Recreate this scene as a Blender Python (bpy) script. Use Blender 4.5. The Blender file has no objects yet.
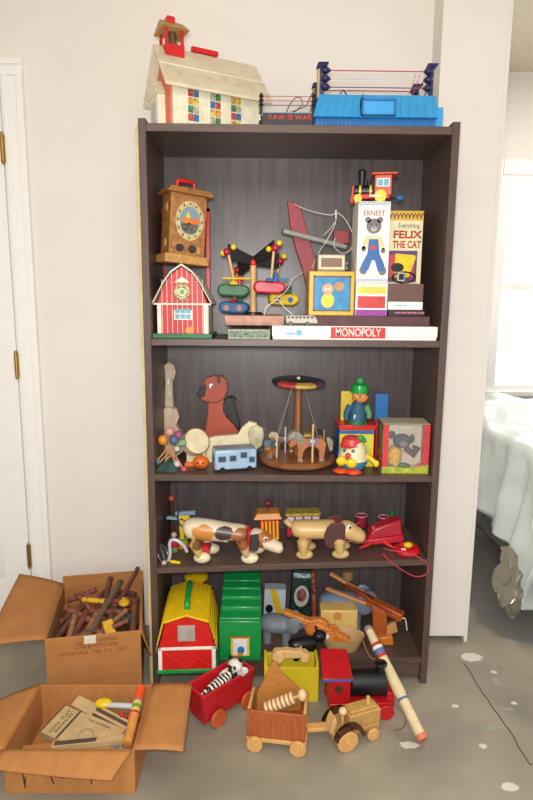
import bpy, bmesh, math, random
from mathutils import Vector, Matrix, Euler, noise
random.seed(7)
PI = math.pi
C = bpy.context.scene.collection
sc = bpy.context.scene
# ------------------------------------------------------------------ camera (solved from the bookcase's proportions)
CAM = Vector((.3509, -1.7361, 1.2583)); YAW, PIT, ROL, F = -.0111, -.1694, .0086, 575.17
fw = Vector((-math.sin(YAW)*math.cos(PIT), math.cos(YAW)*math.cos(PIT), math.sin(PIT)))
rt0 = Vector((math.cos(YAW), math.sin(YAW), 0)); up0 = rt0.cross(fw)
rt = math.cos(ROL)*rt0 + math.sin(ROL)*up0; up = -math.sin(ROL)*rt0 + math.cos(ROL)*up0
cam = bpy.data.cameras.new('camera'); co = bpy.data.objects.new('camera', cam); C.objects.link(co)
co.matrix_world = Matrix(((rt.x, up.x, -fw.x, CAM.x), (rt.y, up.y, -fw.y, CAM.y), (rt.z, up.z, -fw.z, CAM.z), (0, 0, 0, 1)))
cam.sensor_fit = 'VERTICAL'; cam.sensor_height = 24; cam.lens = F*24/800; cam.clip_start = .02
sc.camera = co
def ray(x, y): return fw + (x-266.5)/F*rt - (y-400)/F*up
def P(x, y, Y):
    v = ray(x, y); return CAM + v*((Y-CAM.y)/v.y)
def FL(x, y, z=0):
    v = ray(x, y); return CAM + v*((z-CAM.z)/v.z)
# ------------------------------------------------------------------ materials
def lin(c):
    return tuple((v/255/12.92 if v/255 <= .04045 else ((v/255+.055)/1.055)**2.4) for v in c)
MC = {}
def nd(nt, t, **k):
    n = nt.nodes.new(t)
    for a, b in k.items(): setattr(n, a, b)
    return n
def mat(name, c, rough=.5, metal=0, var=.06, scale=30, coat=0, bump=0, stretch=(1, 1, 1), spots=None, alpha=1, trans=0, emit=0, dark=None, spec=None):
    if name in MC: return MC[name]
    m = bpy.data.materials.new(name); m.use_nodes = True; nt = m.node_tree; b = nt.nodes['Principled BSDF']
    L = nt.links.new
    b.inputs['Roughness'].default_value = rough; b.inputs['Metallic'].default_value = metal
    b.inputs['Coat Weight'].default_value = coat; b.inputs['Alpha'].default_value = alpha
    b.inputs['Transmission Weight'].default_value = trans
    if spec is not None: b.inputs['Specular IOR Level'].default_value = spec
    col = (*lin(c), 1)
    tc = nd(nt, 'ShaderNodeTexCoord'); mp = nd(nt, 'ShaderNodeMapping'); mp.inputs['Scale'].default_value = stretch
    L(tc.outputs['Object'], mp.inputs[0])
    nz = nd(nt, 'ShaderNodeTexNoise'); nz.inputs['Scale'].default_value = scale; nz.inputs['Detail'].default_value = 5
    L(mp.outputs[0], nz.inputs['Vector'])
    rp = nd(nt, 'ShaderNodeMapRange'); rp.inputs[1].default_value = .3; rp.inputs[2].default_value = .7
    L(nz.outputs[0], rp.inputs[0])
    mx = nd(nt, 'ShaderNodeMix', data_type='RGBA')
    d = (*lin(dark), 1) if dark else tuple(v*(1-3*var) for v in col[:3])+(1,)
    hi = tuple(min(1, v*(1+var)) for v in col[:3])+(1,)
    mx.inputs[6].default_value = d; mx.inputs[7].default_value = hi
    L(rp.outputs[0], mx.inputs[0]); out = mx.outputs[2]
    for s in (spots or []):
        (x, y, z), (rx, ry, rz), sc_ = s[0], s[1], s[2]
        ms = nd(nt, 'ShaderNodeVectorMath', operation='SUBTRACT'); L(tc.outputs['Object'], ms.inputs[0]); ms.inputs[1].default_value = (x, y, z)
        dv = nd(nt, 'ShaderNodeVectorMath', operation='DIVIDE'); L(ms.outputs[0], dv.inputs[0]); dv.inputs[1].default_value = (rx, ry, rz)
        ln = nd(nt, 'ShaderNodeVectorMath', operation='LENGTH'); L(dv.outputs[0], ln.inputs[0])
        n2 = nd(nt, 'ShaderNodeTexNoise'); n2.inputs['Scale'].default_value = 1.2/max(min(rx, rz if rz < 1 else 9, ry if ry < 1 else 9), 1e-3); n2.inputs['Detail'].default_value = 3; L(tc.outputs['Object'], n2.inputs['Vector'])
        ad = nd(nt, 'ShaderNodeMath', operation='MULTIPLY_ADD'); L(n2.outputs[0], ad.inputs[0]); ad.inputs[1].default_value = s[3] if len(s) > 3 else .8; L(ln.outputs['Value'], ad.inputs[2])
        ss = nd(nt, 'ShaderNodeMapRange'); L(ad.outputs[0], ss.inputs[0]); ss.inputs[1].default_value = 1.25; ss.inputs[2].default_value = 1.4; ss.inputs[3].default_value = 1; ss.inputs[4].default_value = 0
        m2 = nd(nt, 'ShaderNodeMix', data_type='RGBA'); L(ss.outputs[0], m2.inputs[0]); L(out, m2.inputs[6]); m2.inputs[7].default_value = (*lin(sc_), 1); out = m2.outputs[2]
    L(out, b.inputs['Base Color'])
    if emit: L(out, b.inputs['Emission Color']); b.inputs['Emission Strength'].default_value = emit
    if bump:
        bp = nd(nt, 'ShaderNodeBump'); bp.inputs['Strength'].default_value = bump; bp.inputs['Distance'].default_value = .002
        L(nz.outputs[0], bp.inputs['Height']); L(bp.outputs[0], b.inputs['Normal'])
    MC[name] = m; return m
def stripes(name, c1, c2, scale, direction='X', rough=.5, dist=0, thr=.5):
    if name in MC: return MC[name]
    m = bpy.data.materials.new(name); m.use_nodes = True; nt = m.node_tree; b = nt.nodes['Principled BSDF']; L = nt.links.new
    tc = nd(nt, 'ShaderNodeTexCoord'); w = nd(nt, 'ShaderNodeTexWave', bands_direction=direction); w.inputs['Scale'].default_value = scale; w.inputs['Distortion'].default_value = dist; w.inputs['Detail Scale'].default_value = 3
    r = nd(nt, 'ShaderNodeMapRange'); r.inputs[1].default_value = thr-.06; r.inputs[2].default_value = thr+.06
    mx = nd(nt, 'ShaderNodeMix', data_type='RGBA'); mx.inputs[6].default_value = (*lin(c1), 1); mx.inputs[7].default_value = (*lin(c2), 1)
    L(tc.outputs['Object'], w.inputs[0]); L(w.outputs['Fac'], r.inputs[0]); L(r.outputs[0], mx.inputs[0]); L(mx.outputs[2], b.inputs['Base Color']); b.inputs['Roughness'].default_value = rough
    MC[name] = m; return m
def sheetmat(name, c, fac, rough=.2):
    m = bpy.data.materials.new(name); m.use_nodes = True; nt = m.node_tree; b = nt.nodes['Principled BSDF']; L = nt.links.new
    b.inputs['Base Color'].default_value = (*lin(c), 1); b.inputs['Roughness'].default_value = rough
    t = nd(nt, 'ShaderNodeBsdfTransparent'); x = nd(nt, 'ShaderNodeMixShader'); x.inputs[0].default_value = fac
    nz = nd(nt, 'ShaderNodeTexNoise'); nz.inputs['Scale'].default_value = 25; bp = nd(nt, 'ShaderNodeBump'); bp.inputs['Distance'].default_value = .004; bp.inputs['Strength'].default_value = .6
    tc = nd(nt, 'ShaderNodeTexCoord'); L(tc.outputs['Object'], nz.inputs['Vector']); L(nz.outputs[0], bp.inputs['Height']); L(bp.outputs[0], b.inputs['Normal'])
    L(t.outputs[0], x.inputs[1]); L(b.outputs[0], x.inputs[2]); L(x.outputs[0], nt.nodes['Material Output'].inputs[0]); return m
RED = mat('red_plastic', (205, 28, 32), .35); YEL = mat('yellow_plastic', (232, 200, 24), .35); GRN = mat('green_plastic', (22, 148, 62), .3)
BLU = mat('blue_plastic', (46, 120, 190), .4); BLK = mat('black_paint', (18, 18, 20), .4); WHT = mat('white_plastic', (232, 228, 218), .4)
CRM = mat('cream_paint', (222, 208, 172), .5); ORG = mat('orange_paint', (222, 110, 36), .4); PNK = mat('pink_paint', (200, 70, 100), .5)
WOOD = mat('light_wood', (206, 158, 96), .5, stretch=(1, 1, 6), var=.1); OAK = mat('tan_wood', (214, 172, 112), .5, stretch=(6, 1, 1), var=.08)
BRW = mat('brown_wood', (150, 84, 44), .45, stretch=(1, 6, 6), var=.12); DKB = mat('dark_brown_wood', (92, 50, 32), .5, var=.1)
GRY = mat('grey_plastic', (128, 132, 140), .5); CARD = mat('cardboard', (176, 118, 62), .85, var=.05, scale=12, stretch=(1, 1, 3)); STEEL = mat('steel', (170, 170, 168), .3, 1)
NAVY = mat('navy_plastic', (34, 34, 84), .4); TEAL = mat('teal_paint', (40, 118, 120), .5); SKY = mat('sky_blue_plastic', (44, 150, 214), .45)
GLASS = sheetmat('clear_plastic', (225, 225, 225), .06, .08)
# ------------------------------------------------------------------ mesh building
def frame(d):
    d = d.normalized(); a = Vector((0, 0, 1)) if abs(d.z) < .9 else Vector((1, 0, 0))
    u = a.cross(d).normalized(); return u, d.cross(u)
class G:
    def __init__(s, M=None): s.b = bmesh.new(); s.M = M or Matrix(); s.i = 0
    def v(s, p): return s.b.verts.new(s.M @ Vector(p))
    def f(s, vs):
        try: fc = s.b.faces.new(vs); fc.material_index = s.i
        except ValueError: pass
    def hexa(s, p):
        v = [s.v(q) for q in p]
        for a in ((0, 3, 2, 1), (4, 5, 6, 7), (0, 1, 5, 4), (1, 2, 6, 5), (2, 3, 7, 6), (3, 0, 4, 7)): s.f([v[k] for k in a])
        return s
    def box(s, x0, x1, y0, y1, z0, z1):
        return s.hexa([(x0, y0, z0), (x1, y0, z0), (x1, y1, z0), (x0, y1, z0), (x0, y0, z1), (x1, y0, z1), (x1, y1, z1), (x0, y1, z1)])
    def prism(s, pts, y0, y1):          # outline in x,z extruded along y
        a = [s.v((x, y0, z)) for x, z in pts]; b = [s.v((x, y1, z)) for x, z in pts]; n = len(a)
        s.f(a); s.f(b[::-1])
        for k in range(n): s.f([a[k], b[k], b[(k+1) % n], a[(k+1) % n]])
        return s
    def ell(s, cx, cz, rx, rz, y0, y1, n=20, a0=0):
        return s.prism([(cx+rx*math.cos(2*PI*k/n+a0), cz+rz*math.sin(2*PI*k/n+a0)) for k in range(n)], y0, y1)
    def tube(s, pts, r, n=10, flat=1, caps=True):
        pts = [Vector(p) for p in pts]; N = len(pts); rr = r if isinstance(r, (list, tuple)) else [r]*N; rings = []; u = None
        for k in range(N):
            d = (pts[min(k+1, N-1)]-pts[max(k-1, 0)]).normalized()
            if u is None: u, w = frame(d)
            else: u = (u-d*u.dot(d)).normalized(); w = d.cross(u)
            rings.append([s.v(pts[k]+(u*math.cos(2*PI*j/n)+w*math.sin(2*PI*j/n)*flat)*rr[k]) for j in range(n)])
        for k in range(N-1):
            for j in range(n): s.f([rings[k][j], rings[k][(j+1) % n], rings[k+1][(j+1) % n], rings[k+1][j]])
        if caps: s.f(rings[0][::-1]); s.f(rings[-1])
        return s
    def cyl(s, a, b, r, r2=None, n=20): return s.tube([a, b], [r, r if r2 is None else r2], n)
    def sph(s, c, r, k=(1, 1, 1), n=14, rot=None):
        M = Matrix.Translation(c) @ (rot or Matrix()) @ Matrix.Diagonal((r*k[0], r*k[1], r*k[2], 1))
        m = n//2+1; rings = []
        for i in range(1, m):
            t = PI*i/m; rings.append([s.v(M @ Vector((math.sin(t)*math.cos(2*PI*j/n), math.sin(t)*math.sin(2*PI*j/n), math.cos(t)))) for j in range(n)])
        T = s.v(M @ Vector((0, 0, 1))); B = s.v(M @ Vector((0, 0, -1)))
        for j in range(n):
            s.f([T, rings[0][j], rings[0][(j+1) % n]]); s.f([B, rings[-1][(j+1) % n], rings[-1][j]])
            for i in range(len(rings)-1): s.f([rings[i][j], rings[i+1][j], rings[i+1][(j+1) % n], rings[i][(j+1) % n]])
        return s
    def lathe(s, prof, c=(0, 0, 0), n=28):
        rings = []
        for r, z in prof: rings.append([s.v((c[0]+max(r, 1e-4)*math.cos(2*PI*j/n), c[1]+max(r, 1e-4)*math.sin(2*PI*j/n), c[2]+z)) for j in range(n)])
        for i in range(len(rings)-1):
            for j in range(n): s.f([rings[i][j], rings[i][(j+1) % n], rings[i+1][(j+1) % n], rings[i+1][j]])
        s.f(rings[0][::-1]); s.f(rings[-1]); return s
    def torus(s, c, R, r, M=None, n=28, m=8, arc=1):
        M = Matrix.Translation(c) @ (M or Matrix())
        ks = range(n+1) if arc < 1 else range(n)
        rings = [[s.v(M @ Vector(((R+r*math.cos(2*PI*j/m))*math.cos(2*PI*arc*k/n), (R+r*math.cos(2*PI*j/m))*math.sin(2*PI*arc*k/n), r*math.sin(2*PI*j/m)))) for j in range(m)] for k in ks]
        q = len(rings)
        for k in range(q if arc == 1 else q-1):
            for j in range(m): s.f([rings[k][j], rings[(k+1) % q][j], rings[(k+1) % q][(j+1) % m], rings[k][(j+1) % m]])
        return s
    def grid(s, fn, nu, nv):
        g = [[s.v(fn(i/nu, j/nv)) for j in range(nv+1)] for i in range(nu+1)]
        for i in range(nu):
            for j in range(nv): s.f([g[i][j], g[i+1][j], g[i+1][j+1], g[i][j+1]])
        return s
    def make(s, name, mats, parent=None, bev=0, world=False, thick=0, sub=0, ang=38):
        if not isinstance(mats, (list, tuple)): mats = [mats]
        if world and parent is not None: s.b.transform(XF[parent.name].inverted())
        org = None
        if parent is None:                       # origin at the base of a one-mesh thing
            zs = [v.co.z for v in s.b.verts]; xs = [v.co.x for v in s.b.verts]; ys = [v.co.y for v in s.b.verts]
            org = Vector(((min(xs)+max(xs))/2, (min(ys)+max(ys))/2, min(zs))); s.b.transform(Matrix.Translation(-org))
        bmesh.ops.recalc_face_normals(s.b, faces=s.b.faces)
        for e in s.b.edges:
            if len(e.link_faces) == 2 and e.calc_face_angle(0) > math.radians(ang): e.smooth = False
        for fc in s.b.faces: fc.smooth = True
        me = bpy.data.meshes.new(name); s.b.to_mesh(me); s.b.free()
        for m in mats: me.materials.append(m)
        o = bpy.data.objects.new(name, me); C.objects.link(o)
        if org: o.location = org; XF[o.name] = Matrix.Translation(org)
        if parent is not None: o.parent = parent; XF[o.name] = XF[parent.name]
        if thick: md = o.modifiers.new('t', 'SOLIDIFY'); md.thickness = thick; md.offset = 0
        if bev: md = o.modifiers.new('b', 'BEVEL'); md.width = bev; md.segments = 2; md.limit_method = 'ANGLE'; md.angle_limit = .7
        if sub: md = o.modifiers.new('s', 'SUBSURF'); md.levels = sub; md.render_levels = sub
        return o
XF = {}
def thing(name, label, cat, loc, rz=0, group=None, rot=None):
    o = bpy.data.objects.new(name, None); C.objects.link(o); o.empty_display_size = .02
    o.location = loc; o.rotation_euler = rot or (0, 0, rz); o['label'] = label; o['category'] = cat
    if group: o['group'] = group
    XF[o.name] = Matrix.Translation(Vector(loc)) @ Euler(o.rotation_euler).to_matrix().to_4x4(); return o
def tag(o, label, cat, group=None, kind=None):
    o['label'] = label; o['category'] = cat
    if group: o['group'] = group
    if kind: o['kind'] = kind
    return o
def struct(o): o['kind'] = 'structure'; return o
def copy_tree(o, loc, rz=None, label=None, parent=None):
    c = o.copy(); C.objects.link(c)
    if parent is None:
        c.location = loc
        if rz is not None: c.rotation_euler = rz if isinstance(rz, (tuple, Euler)) else (0, 0, rz)
        if label: c['label'] = label
    else: c.parent = parent
    for ch in [q for q in bpy.data.objects if q.parent == o]: copy_tree(ch, None, parent=c)
    return c
def text(s, name, m, parent, size, x, y, z, ext=.0004, wid=None, M=None, bold=0, align='CENTER'):
    # lettering facing -y in the parent's frame, centred on x,z
    cu = bpy.data.curves.new('t', 'FONT'); cu.body = s; cu.size = 1; cu.extrude = 0; cu.align_x = 'CENTER'; cu.align_y = 'CENTER'; cu.offset = bold; cu.space_line = .9
    t = bpy.data.objects.new('t', cu); C.objects.link(t); dg = bpy.context.evaluated_depsgraph_get(); me = bpy.data.meshes.new_from_object(t.evaluated_get(dg))
    bpy.data.objects.remove(t); bb = [v.co for v in me.vertices]; w = max(v.x for v in bb)-min(v.x for v in bb); sx = size if wid is None else wid/w
    T = Matrix.Translation((x, y, z)) @ (M or Matrix()) @ Matrix.Rotation(PI/2, 4, 'X') @ Matrix.Diagonal((sx, size, 1, 1))
    me.transform(T); me.materials.append(m); me.name = name
    o = bpy.data.objects.new(name, me); C.objects.link(o); o.parent = parent; XF[o.name] = XF[parent.name]
    md = o.modifiers.new('t', 'SOLIDIFY'); md.thickness = ext; return o
def rx(a): return Matrix.Rotation(a, 4, 'X')
def ry(a): return Matrix.Rotation(a, 4, 'Y')
def rz_(a): return Matrix.Rotation(a, 4, 'Z')
def px(pts, Y): return [(P(x, y, Y).x, P(x, y, Y).z) for x, y in pts]
def rect(x0, y0, x1, y1, Y):
    y0, y1 = min(y0, y1), max(y0, y1); a = P(x0, y1, Y); b = P(x1, y0, Y); return a.x, b.x, a.z, b.z
W, H, D, T = .915, 1.766, .305, .022
zT, zA, zB, zD = 1.7536, 1.1453, .7217, .0943
def zC(x): return .4095+.0372*x
aC = math.atan(.0372)
# ------------------------------------------------------------------ the room
WALL = mat('painted_wall', (230, 223, 214), .8, var=.012, scale=6)
WTR = mat('white_trim', (240, 238, 232), .45, var=.01)
def fspot(x, y, rx_, ry_, c): q = FL(x, y); return ((q.x, q.y, 0), (rx_, ry_, 9), c)
wp = (206, 202, 190); gp = (150, 146, 134)
FLOOR = mat('concrete', (156, 146, 126), .6, var=.05, scale=4, dark=(126, 121, 108), bump=.15, spots=[
    fspot(472, 657, .04, .028, wp), fspot(512, 641, .03, .03, gp), fspot(515, 655, .022, .016, gp), fspot(496, 681, .012, .022, gp), fspot(409, 745, .03, .014, wp),
    fspot(510, 787, .025, .016, wp), fspot(483, 746, .012, .01, wp), fspot(432, 699, .02, .01, gp), fspot(455, 706, .012, .008, wp), fspot(514, 703, .01, .008, wp), fspot(494, 672, .012, .008, wp), fspot(508, 709, .02, .006, gp), fspot(492, 728, .02, .012, gp),
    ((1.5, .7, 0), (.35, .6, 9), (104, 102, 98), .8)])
g = G(); g.b.verts.new((0, 0, 0)); g.b.clear(); g.box(-2.2, 3.2, -2.6, 2.2, -.1, 0); fl = struct(g.make('floor', FLOOR, None))
fl.data.transform(Matrix.Translation(fl.location)); fl.location = (0, 0, 0)
q0, q1, q2 = FL(464, 663), FL(531, 765), FL(540, 762)
g = G(); cr = [q0.lerp(q1, k/14)+Vector((random.uniform(-.004, .004), random.uniform(-.004, .004), 0)) for k in range(15)]+[q2]
g.tube([(p.x, p.y, .0004) for p in cr], .0016, 5, flat=1); o = g.make('floor_crack', mat('crack', (58, 52, 46), .9), None); struct(o)
YW = .35
struct(G().box(-2.2, .93, YW, YW+.1, 0, 2.6).make('wall_back', WALL)); struct(G().box(.912+.006, 1.125, .245, YW+.02, .022, 2.6).make('wall_right', WALL))
struct(G().box(1.125, 1.137, .243, YW+.03, .0, 2.6).make('trim_1', WALL))
struct(G().box(.93, 3.2, 1.9, 2.0, 0, 2.6).make('wall_far', WALL))
struct(G().box(-2.2, -2.1, -2.6, YW, 0, 2.6).make('wall_left', WALL))
struct(G().box(-2.2, 3.2, -2.6, 2.1, 2.6, 2.7).make('ceiling', mat('ceiling_paint', (214, 200, 178), .9, var=.02)))
# door and casing
DR = -.522
g = G(); g.box(-1.45, DR-.006, YW-.012, YW+.02, .012, 1.992)
for x0, x1, z0, z1 in ((-.97, -.62, .2, .85), (-.97, -.62, 1.0, 1.85), (-1.38, -1.05, .2, .85), (-1.38, -1.05, 1.0, 1.85)):
    g.hexa([(x0+.02, YW-.02, z0+.02), (x1-.02, YW-.02, z0+.02), (x1, YW-.011, z0), (x0, YW-.011, z0), (x0+.02, YW-.02, z1-.02), (x1-.02, YW-.02, z1-.02), (x1, YW-.011, z1), (x0, YW-.011, z1)])
dr = struct(g.make('door_1', WTR, bev=.002))
BRS = mat('brass', (176, 140, 72), .35, .9)
for x, y in ((4, 148), (17, 365), (32, 556)):
    z = P(x, y, YW-.02).z; h = G().cyl((DR-.003, YW-.021, z-.043), (DR-.003, YW-.021, z+.043), .0065, n=12).box(DR-.012, DR+.003, YW-.018, YW-.012, z-.043, z+.043)
    h.sph((DR-.003, YW-.021, z+.046), .006).sph((DR-.003, YW-.021, z-.046), .006).make('hinge', BRS, dr, world=True)
XF[dr.name] = Matrix.Translation(dr.location)
g = G(); a = .0005
for (x0, x1, z0, z1) in ((DR, DR+.075, 0, 2.045), (-1.53, -1.455, 0, 2.045)):
    g.box(x0, x1, YW-.012, YW, z0, 1.993); g.box(x0+.052, x1, YW-.02, YW-.0121, z0, 1.993); g.box(x0+.006, x0+.02, YW-.016, YW-.0121, z0, 1.993)
g.box(-1.53, DR+.075, YW-.012, YW, 1.994, 2.045); g.box(-1.53, DR+.075, YW-.02, YW-.0121, 2.026, 2.045)
struct(g.make('trim_2', WTR, bev=.003))
# far window: casing, sash bars, bright glass
x0, x1 = 1.80, 3.0; z0, z1 = .70, 2.02; YF = 1.9
g = G()
for b_ in ((x0-.09, x0-.001, z0+.013, z1+.09), (x1+.001, x1+.09, z0+.013, z1+.09), (x0, x1, z1, z1+.09), (x0-.09, x1+.09, z0-.09, z0-.021)): g.box(b_[0], b_[1], YF-.025, YF, b_[2], b_[3])
g.box(x0-.12, x1+.12, YF-.06, YF, z0-.02, z0+.012)
wn = struct(g.make('window_1', WTR, bev=.004))
g = G()
for b_ in ((x0, x0+.045, z0, z1), (x1-.045, x1, z0, z1), (x0+.045, x1-.045, z1-.045, z1), (x0+.045, x1-.045, z0, z0+.045), (x0+.045, x1-.045, (z0+z1)/2-.02, (z0+z1)/2+.02)): g.box(b_[0], b_[1], YF-.018, YF-.002, b_[2], b_[3])
g.make('sash', WTR, wn, world=True)
e = mat('daylit_glass', (255, 252, 246), .3, emit=1.3, var=0)
G().box(x0+.045, x1-.045, YF-.008, YF-.004, z0+.045, z1-.045).make('pane', e, wn, world=True)
# ------------------------------------------------------------------ plastic-covered furniture beyond the wall end
DKF = mat('dark_upholstery', (92, 92, 90), .7, var=.12, scale=9)
so = thing('sofa', 'dark upholstered sofa beside the window, mostly hidden under a plastic sheet', 'sofa', (1.95, .85, 0))
G().box(1.53, 2.6, .44, 1.45, .06, .44).make('seat_base', DKF, so, .03, world=True)
G().box(1.54, 2.6, 1.2, 1.5, .44, .66).make('backrest', DKF, so, .04, world=True)
G().box(1.53, 1.72, .44, 1.3, .44, .56).make('armrest', DKF, so, .04, world=True)
for x in (1.57, 2.5):
    for y in (.48, 1.4): G().cyl((x, y, 0), (x, y, .07), .02, .028).make('leg', DKB, so, world=True)
def drape(u, v):
    X0, X1, Y0, Y1 = 1.51, 2.7, .40, 1.5
    a = -.62+u*(X1-X0+.62); b = -.6+v*(Y1-Y0+.6)
    def edge(s, drop): return (s, 0) if s > 0 else (-.03-.05*(-s)+0, min(-s, drop))
    dropL = .20+.38*max(0, 1-b/1.0)-.12*math.sin(b*7)*.5 if b > 0 else .58
    ax, az = (a, 0) if a > 0 else (-.015-.12*min(-a, dropL), min(-a, dropL))
    fd = .60-.30*max(0, min(1, (.28-a)/.3)); bx, bz = (b, 0) if b > 0 else (-.015-.12*min(-b, fd), min(-b, fd))
    X, Y = X0+ax, Y0+bx
    top = .645+.09*max(0, min(1, (Y-1.15)/.12)) - .04*max(0, min(1, (X-1.75)/.1))*(Y < 1.15)
    n = noise.noise(Vector((X*5, Y*5, az*3)))*.05+noise.noise(Vector((X*14, Y*14, az*10)))*.012
    z = top-max(az, bz)+n*(.9 if az == 0 and bz == 0 else .3)
    f_ = math.sin(b*22+3*noise.noise(Vector((Y*3, z*2, 0))))*.03*min(1, az*4)
    f2 = math.sin(a*20)*.025*min(1, bz*4)
    return (X-abs(n)-f_, Y+f2, max(z, .012))
g = G(); g.grid(drape, 70, 70)
o = g.make('plastic_sheet', sheetmat('translucent_sheet', (228, 236, 230), .86, .25), None, thick=.001, ang=180)
tag(o, 'translucent white plastic dust sheet draped over the sofa by the window', 'plastic sheet')
g = G(); pts = [P(505, 545, .5), P(509, 565, .44), P(508, 585, .4), P(510, 602, .36), FL(514, 620)+Vector((0, 0, .012))]
g.tube(pts, [.02, .035, .06, .045, .012], 14, flat=.5)
bmesh.ops.subdivide_edges(g.b, edges=g.b.edges, cuts=3, use_grid_fill=True)
for v in g.b.verts: v.co += noise.noise_vector(v.co*22)*.02+noise.noise_vector(v.co*70)*.01
o = g.make('plastic_bag', sheetmat('crinkled_clear', (150, 142, 124), .6, .12), None)
tag(o, 'crumpled brownish clear plastic bag hanging beside the dust sheet', 'plastic bag')
# ------------------------------------------------------------------ bookcase
SH = mat('dark_laminate', (90, 68, 60), .42, var=.1, scale=14, stretch=(14, 14, 1), dark=(70, 56, 52))
SHH = mat('dark_laminate_shelf', (92, 70, 61), .4, var=.1, scale=14, stretch=(1, 14, 14), dark=(74, 60, 55))
BK = mat('back_laminate', (88, 78, 76), .36, var=.1, scale=16, stretch=(4, 2, .35), dark=(68, 59, 58))
bc = thing('bookcase', 'tall dark brown bookcase filled with toys against the wall', 'bookcase', (W/2, D/2, 0))
for x in (0, W-T): G().box(x, x+T, 0, D, 0, H).make('side_panel', SH, bc, .0015, world=True)
G().box(T, W-T, .002, D, zT-.022, zT).make('top_panel', SHH, bc, .001, world=True)
for z in (zA, zB): G().box(T, W-T, .001, D-.004, z-.02, z).make('shelf', SHH, bc, .001, world=True)
G().hexa([(T, .001, zC(T)-.02), (W-T, .001, zC(W-T)-.02), (W-T, D-.004, zC(W-T)-.02), (T, D-.004, zC(T)-.02), (T, .001, zC(T)), (W-T, .001, zC(W-T)), (W-T, D-.004, zC(W-T)), (T, D-.004, zC(T))]).make('shelf', SHH, bc, .001, world=True)
G().box(T, W-T, .001, D-.004, zD-.02, zD).make('shelf', SHH, bc, .001, world=True)
G().box(T, W-T, .012, .026, .02, zD-.02).make('kickboard', SHH, bc, .001, world=True)
G().box(T, W-T, D-.004, D, .02, zT-.022).make('back_panel', BK, bc, world=True)
g = G()
z = 0.
pz = [(-.0085-.0015*math.sin(k*1.7), k*.06) for k in range(30)]
g.prism([(0, 0), (0, H-.01)]+[(x, min(zz, H-.01)) for x, zz in reversed(pz)], .001, .012)
o = g.make('edge_strip', mat('raw_edge', (196, 176, 128), .7), bc, world=True); o['label'] = 'pale raw wood strip along the left edge'
# ------------------------------------------------------------------ top of the bookcase
# schoolhouse: local x runs along the ridge, -y side faces the room
RF = mat('beige_roof', (216, 204, 176), .5, stretch=(1, 1, 1)); CRW = mat('cream_wall', (232, 224, 196), .5)
rzS = math.radians(27); A0 = P(172, 120, .012)
sc_h = thing('toy_schoolhouse', 'cream toy schoolhouse with red bell tower and beige roof on top of bookcase', 'toy house', (A0.x, .035, zT), rzS)
Ls, Ws, He, Hr = .276, .17, .122, .235
g2 = G(); g2.hexa([(0, 0, 0), (Ls, 0, 0), (Ls, Ws, 0), (0, Ws, 0), (0, 0, He), (Ls, 0, He), (Ls, Ws, He), (0, Ws, He)])
v = [g2.v(p) for p in ((0, 0, He), (0, Ws, He), (0, Ws/2, Hr-.005), (Ls, 0, He), (Ls, Ws, He), (Ls, Ws/2, Hr-.005))]
g2.f([v[0], v[2], v[1]]); g2.f([v[3], v[4], v[5]])
g2.make('body', CRW, sc_h, .001)
for s in (0, 1):
    y0, y1 = (-.028, Ws/2) if s == 0 else (Ws+.028, Ws/2); ze = He-.022; g = G()
    g.hexa([(-.03, y0, ze), (Ls+.03, y0, ze), (Ls+.03, y1, Hr), (-.03, y1, Hr), (-.03, y0, ze+.01), (Ls+.03, y0, ze+.01), (Ls+.03, y1, Hr+.01), (-.03, y1, Hr+.01)])
    r = g.make('roof_panel', RF, sc_h, .002)
    g = G(); ym = y0*.5+y1*.5; zm = (ze+Hr)/2+.01
    g.tube([(-.028, ym, zm), (Ls+.028, ym, zm)], .0022, 6); g.make('roof_seam', CRW, r)
g = G(); g.hexa([(-.006, .012, 0), (0, .012, 0), (0, Ws-.012, 0), (-.006, Ws-.012, 0), (-.006, .012, He-.002), (0, .012, He-.002), (0, Ws-.012, He-.002), (-.006, Ws-.012, He-.002)])
g.hexa([(-.006, .02, He-.002), (0, .02, He-.002), (0, Ws-.02, He-.002), (-.006, Ws-.02, He-.002), (-.006, Ws/2-.006, Hr-.03), (0, Ws/2-.006, Hr-.03), (0, Ws/2+.006, Hr-.03), (-.006, Ws/2+.006, Hr-.03)])
g.make('gable_front', mat('salmon_paint', (222, 112, 82), .5), sc_h)
g = G(); g.box(-.03, -.006, .05, .12, 0, .1); v = None
g.hexa([(-.034, .042, .1), (-.006, .042, .1), (-.006, .128, .1), (-.034, .128, .1), (-.034, .083, .145), (-.006, .083, .145), (-.006, .087, .145), (-.034, .087, .145)])
g.make('porch', CRW, sc_h, .001); G().box(-.032, -.03, .062, .108, 0, .085).make('door', mat('pale_grey', (190, 190, 186), .5), sc_h)
cols = [(206, 84, 60), (236, 206, 80), (80, 140, 100), (84, 120, 170), (232, 170, 80), (196, 190, 150)]
for k, x in enumerate((.062, .131, .198)):
    g = G(); g.box(x-.019, x+.019, -.0015, .0, .02, .112); fr = g.make('window', WHT, sc_h)
    for i in range(2):
        for j in range(4):
            G().box(x-.0165+i*.017, x-.0005+i*.017, -.0025, -.001, .023+j*.022, .0425+j*.022).make('pane', mat('pane_%d' % ((k*5+i*3+j*2) % 6), cols[(k*5+i*3+j*2) % 6], .5, var=.25, scale=200), fr)
g = G()
for x in (0, .048):
    for y in (Ws/2-.03, Ws/2+.022): g.box(x, x+.008, y, y+.008, Hr-.024, Hr+.054)
g.box(-.001, .057, Ws/2-.032, Ws/2-.029, Hr-.024, Hr+.008); g.box(-.001, .001, Ws/2-.032, Ws/2+.032, Hr-.024, Hr+.008); g.box(-.001, .057, Ws/2+.029, Ws/2+.032, Hr-.024, Hr+.008)
tw = g.make('belfry', RED, sc_h, .001)
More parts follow.
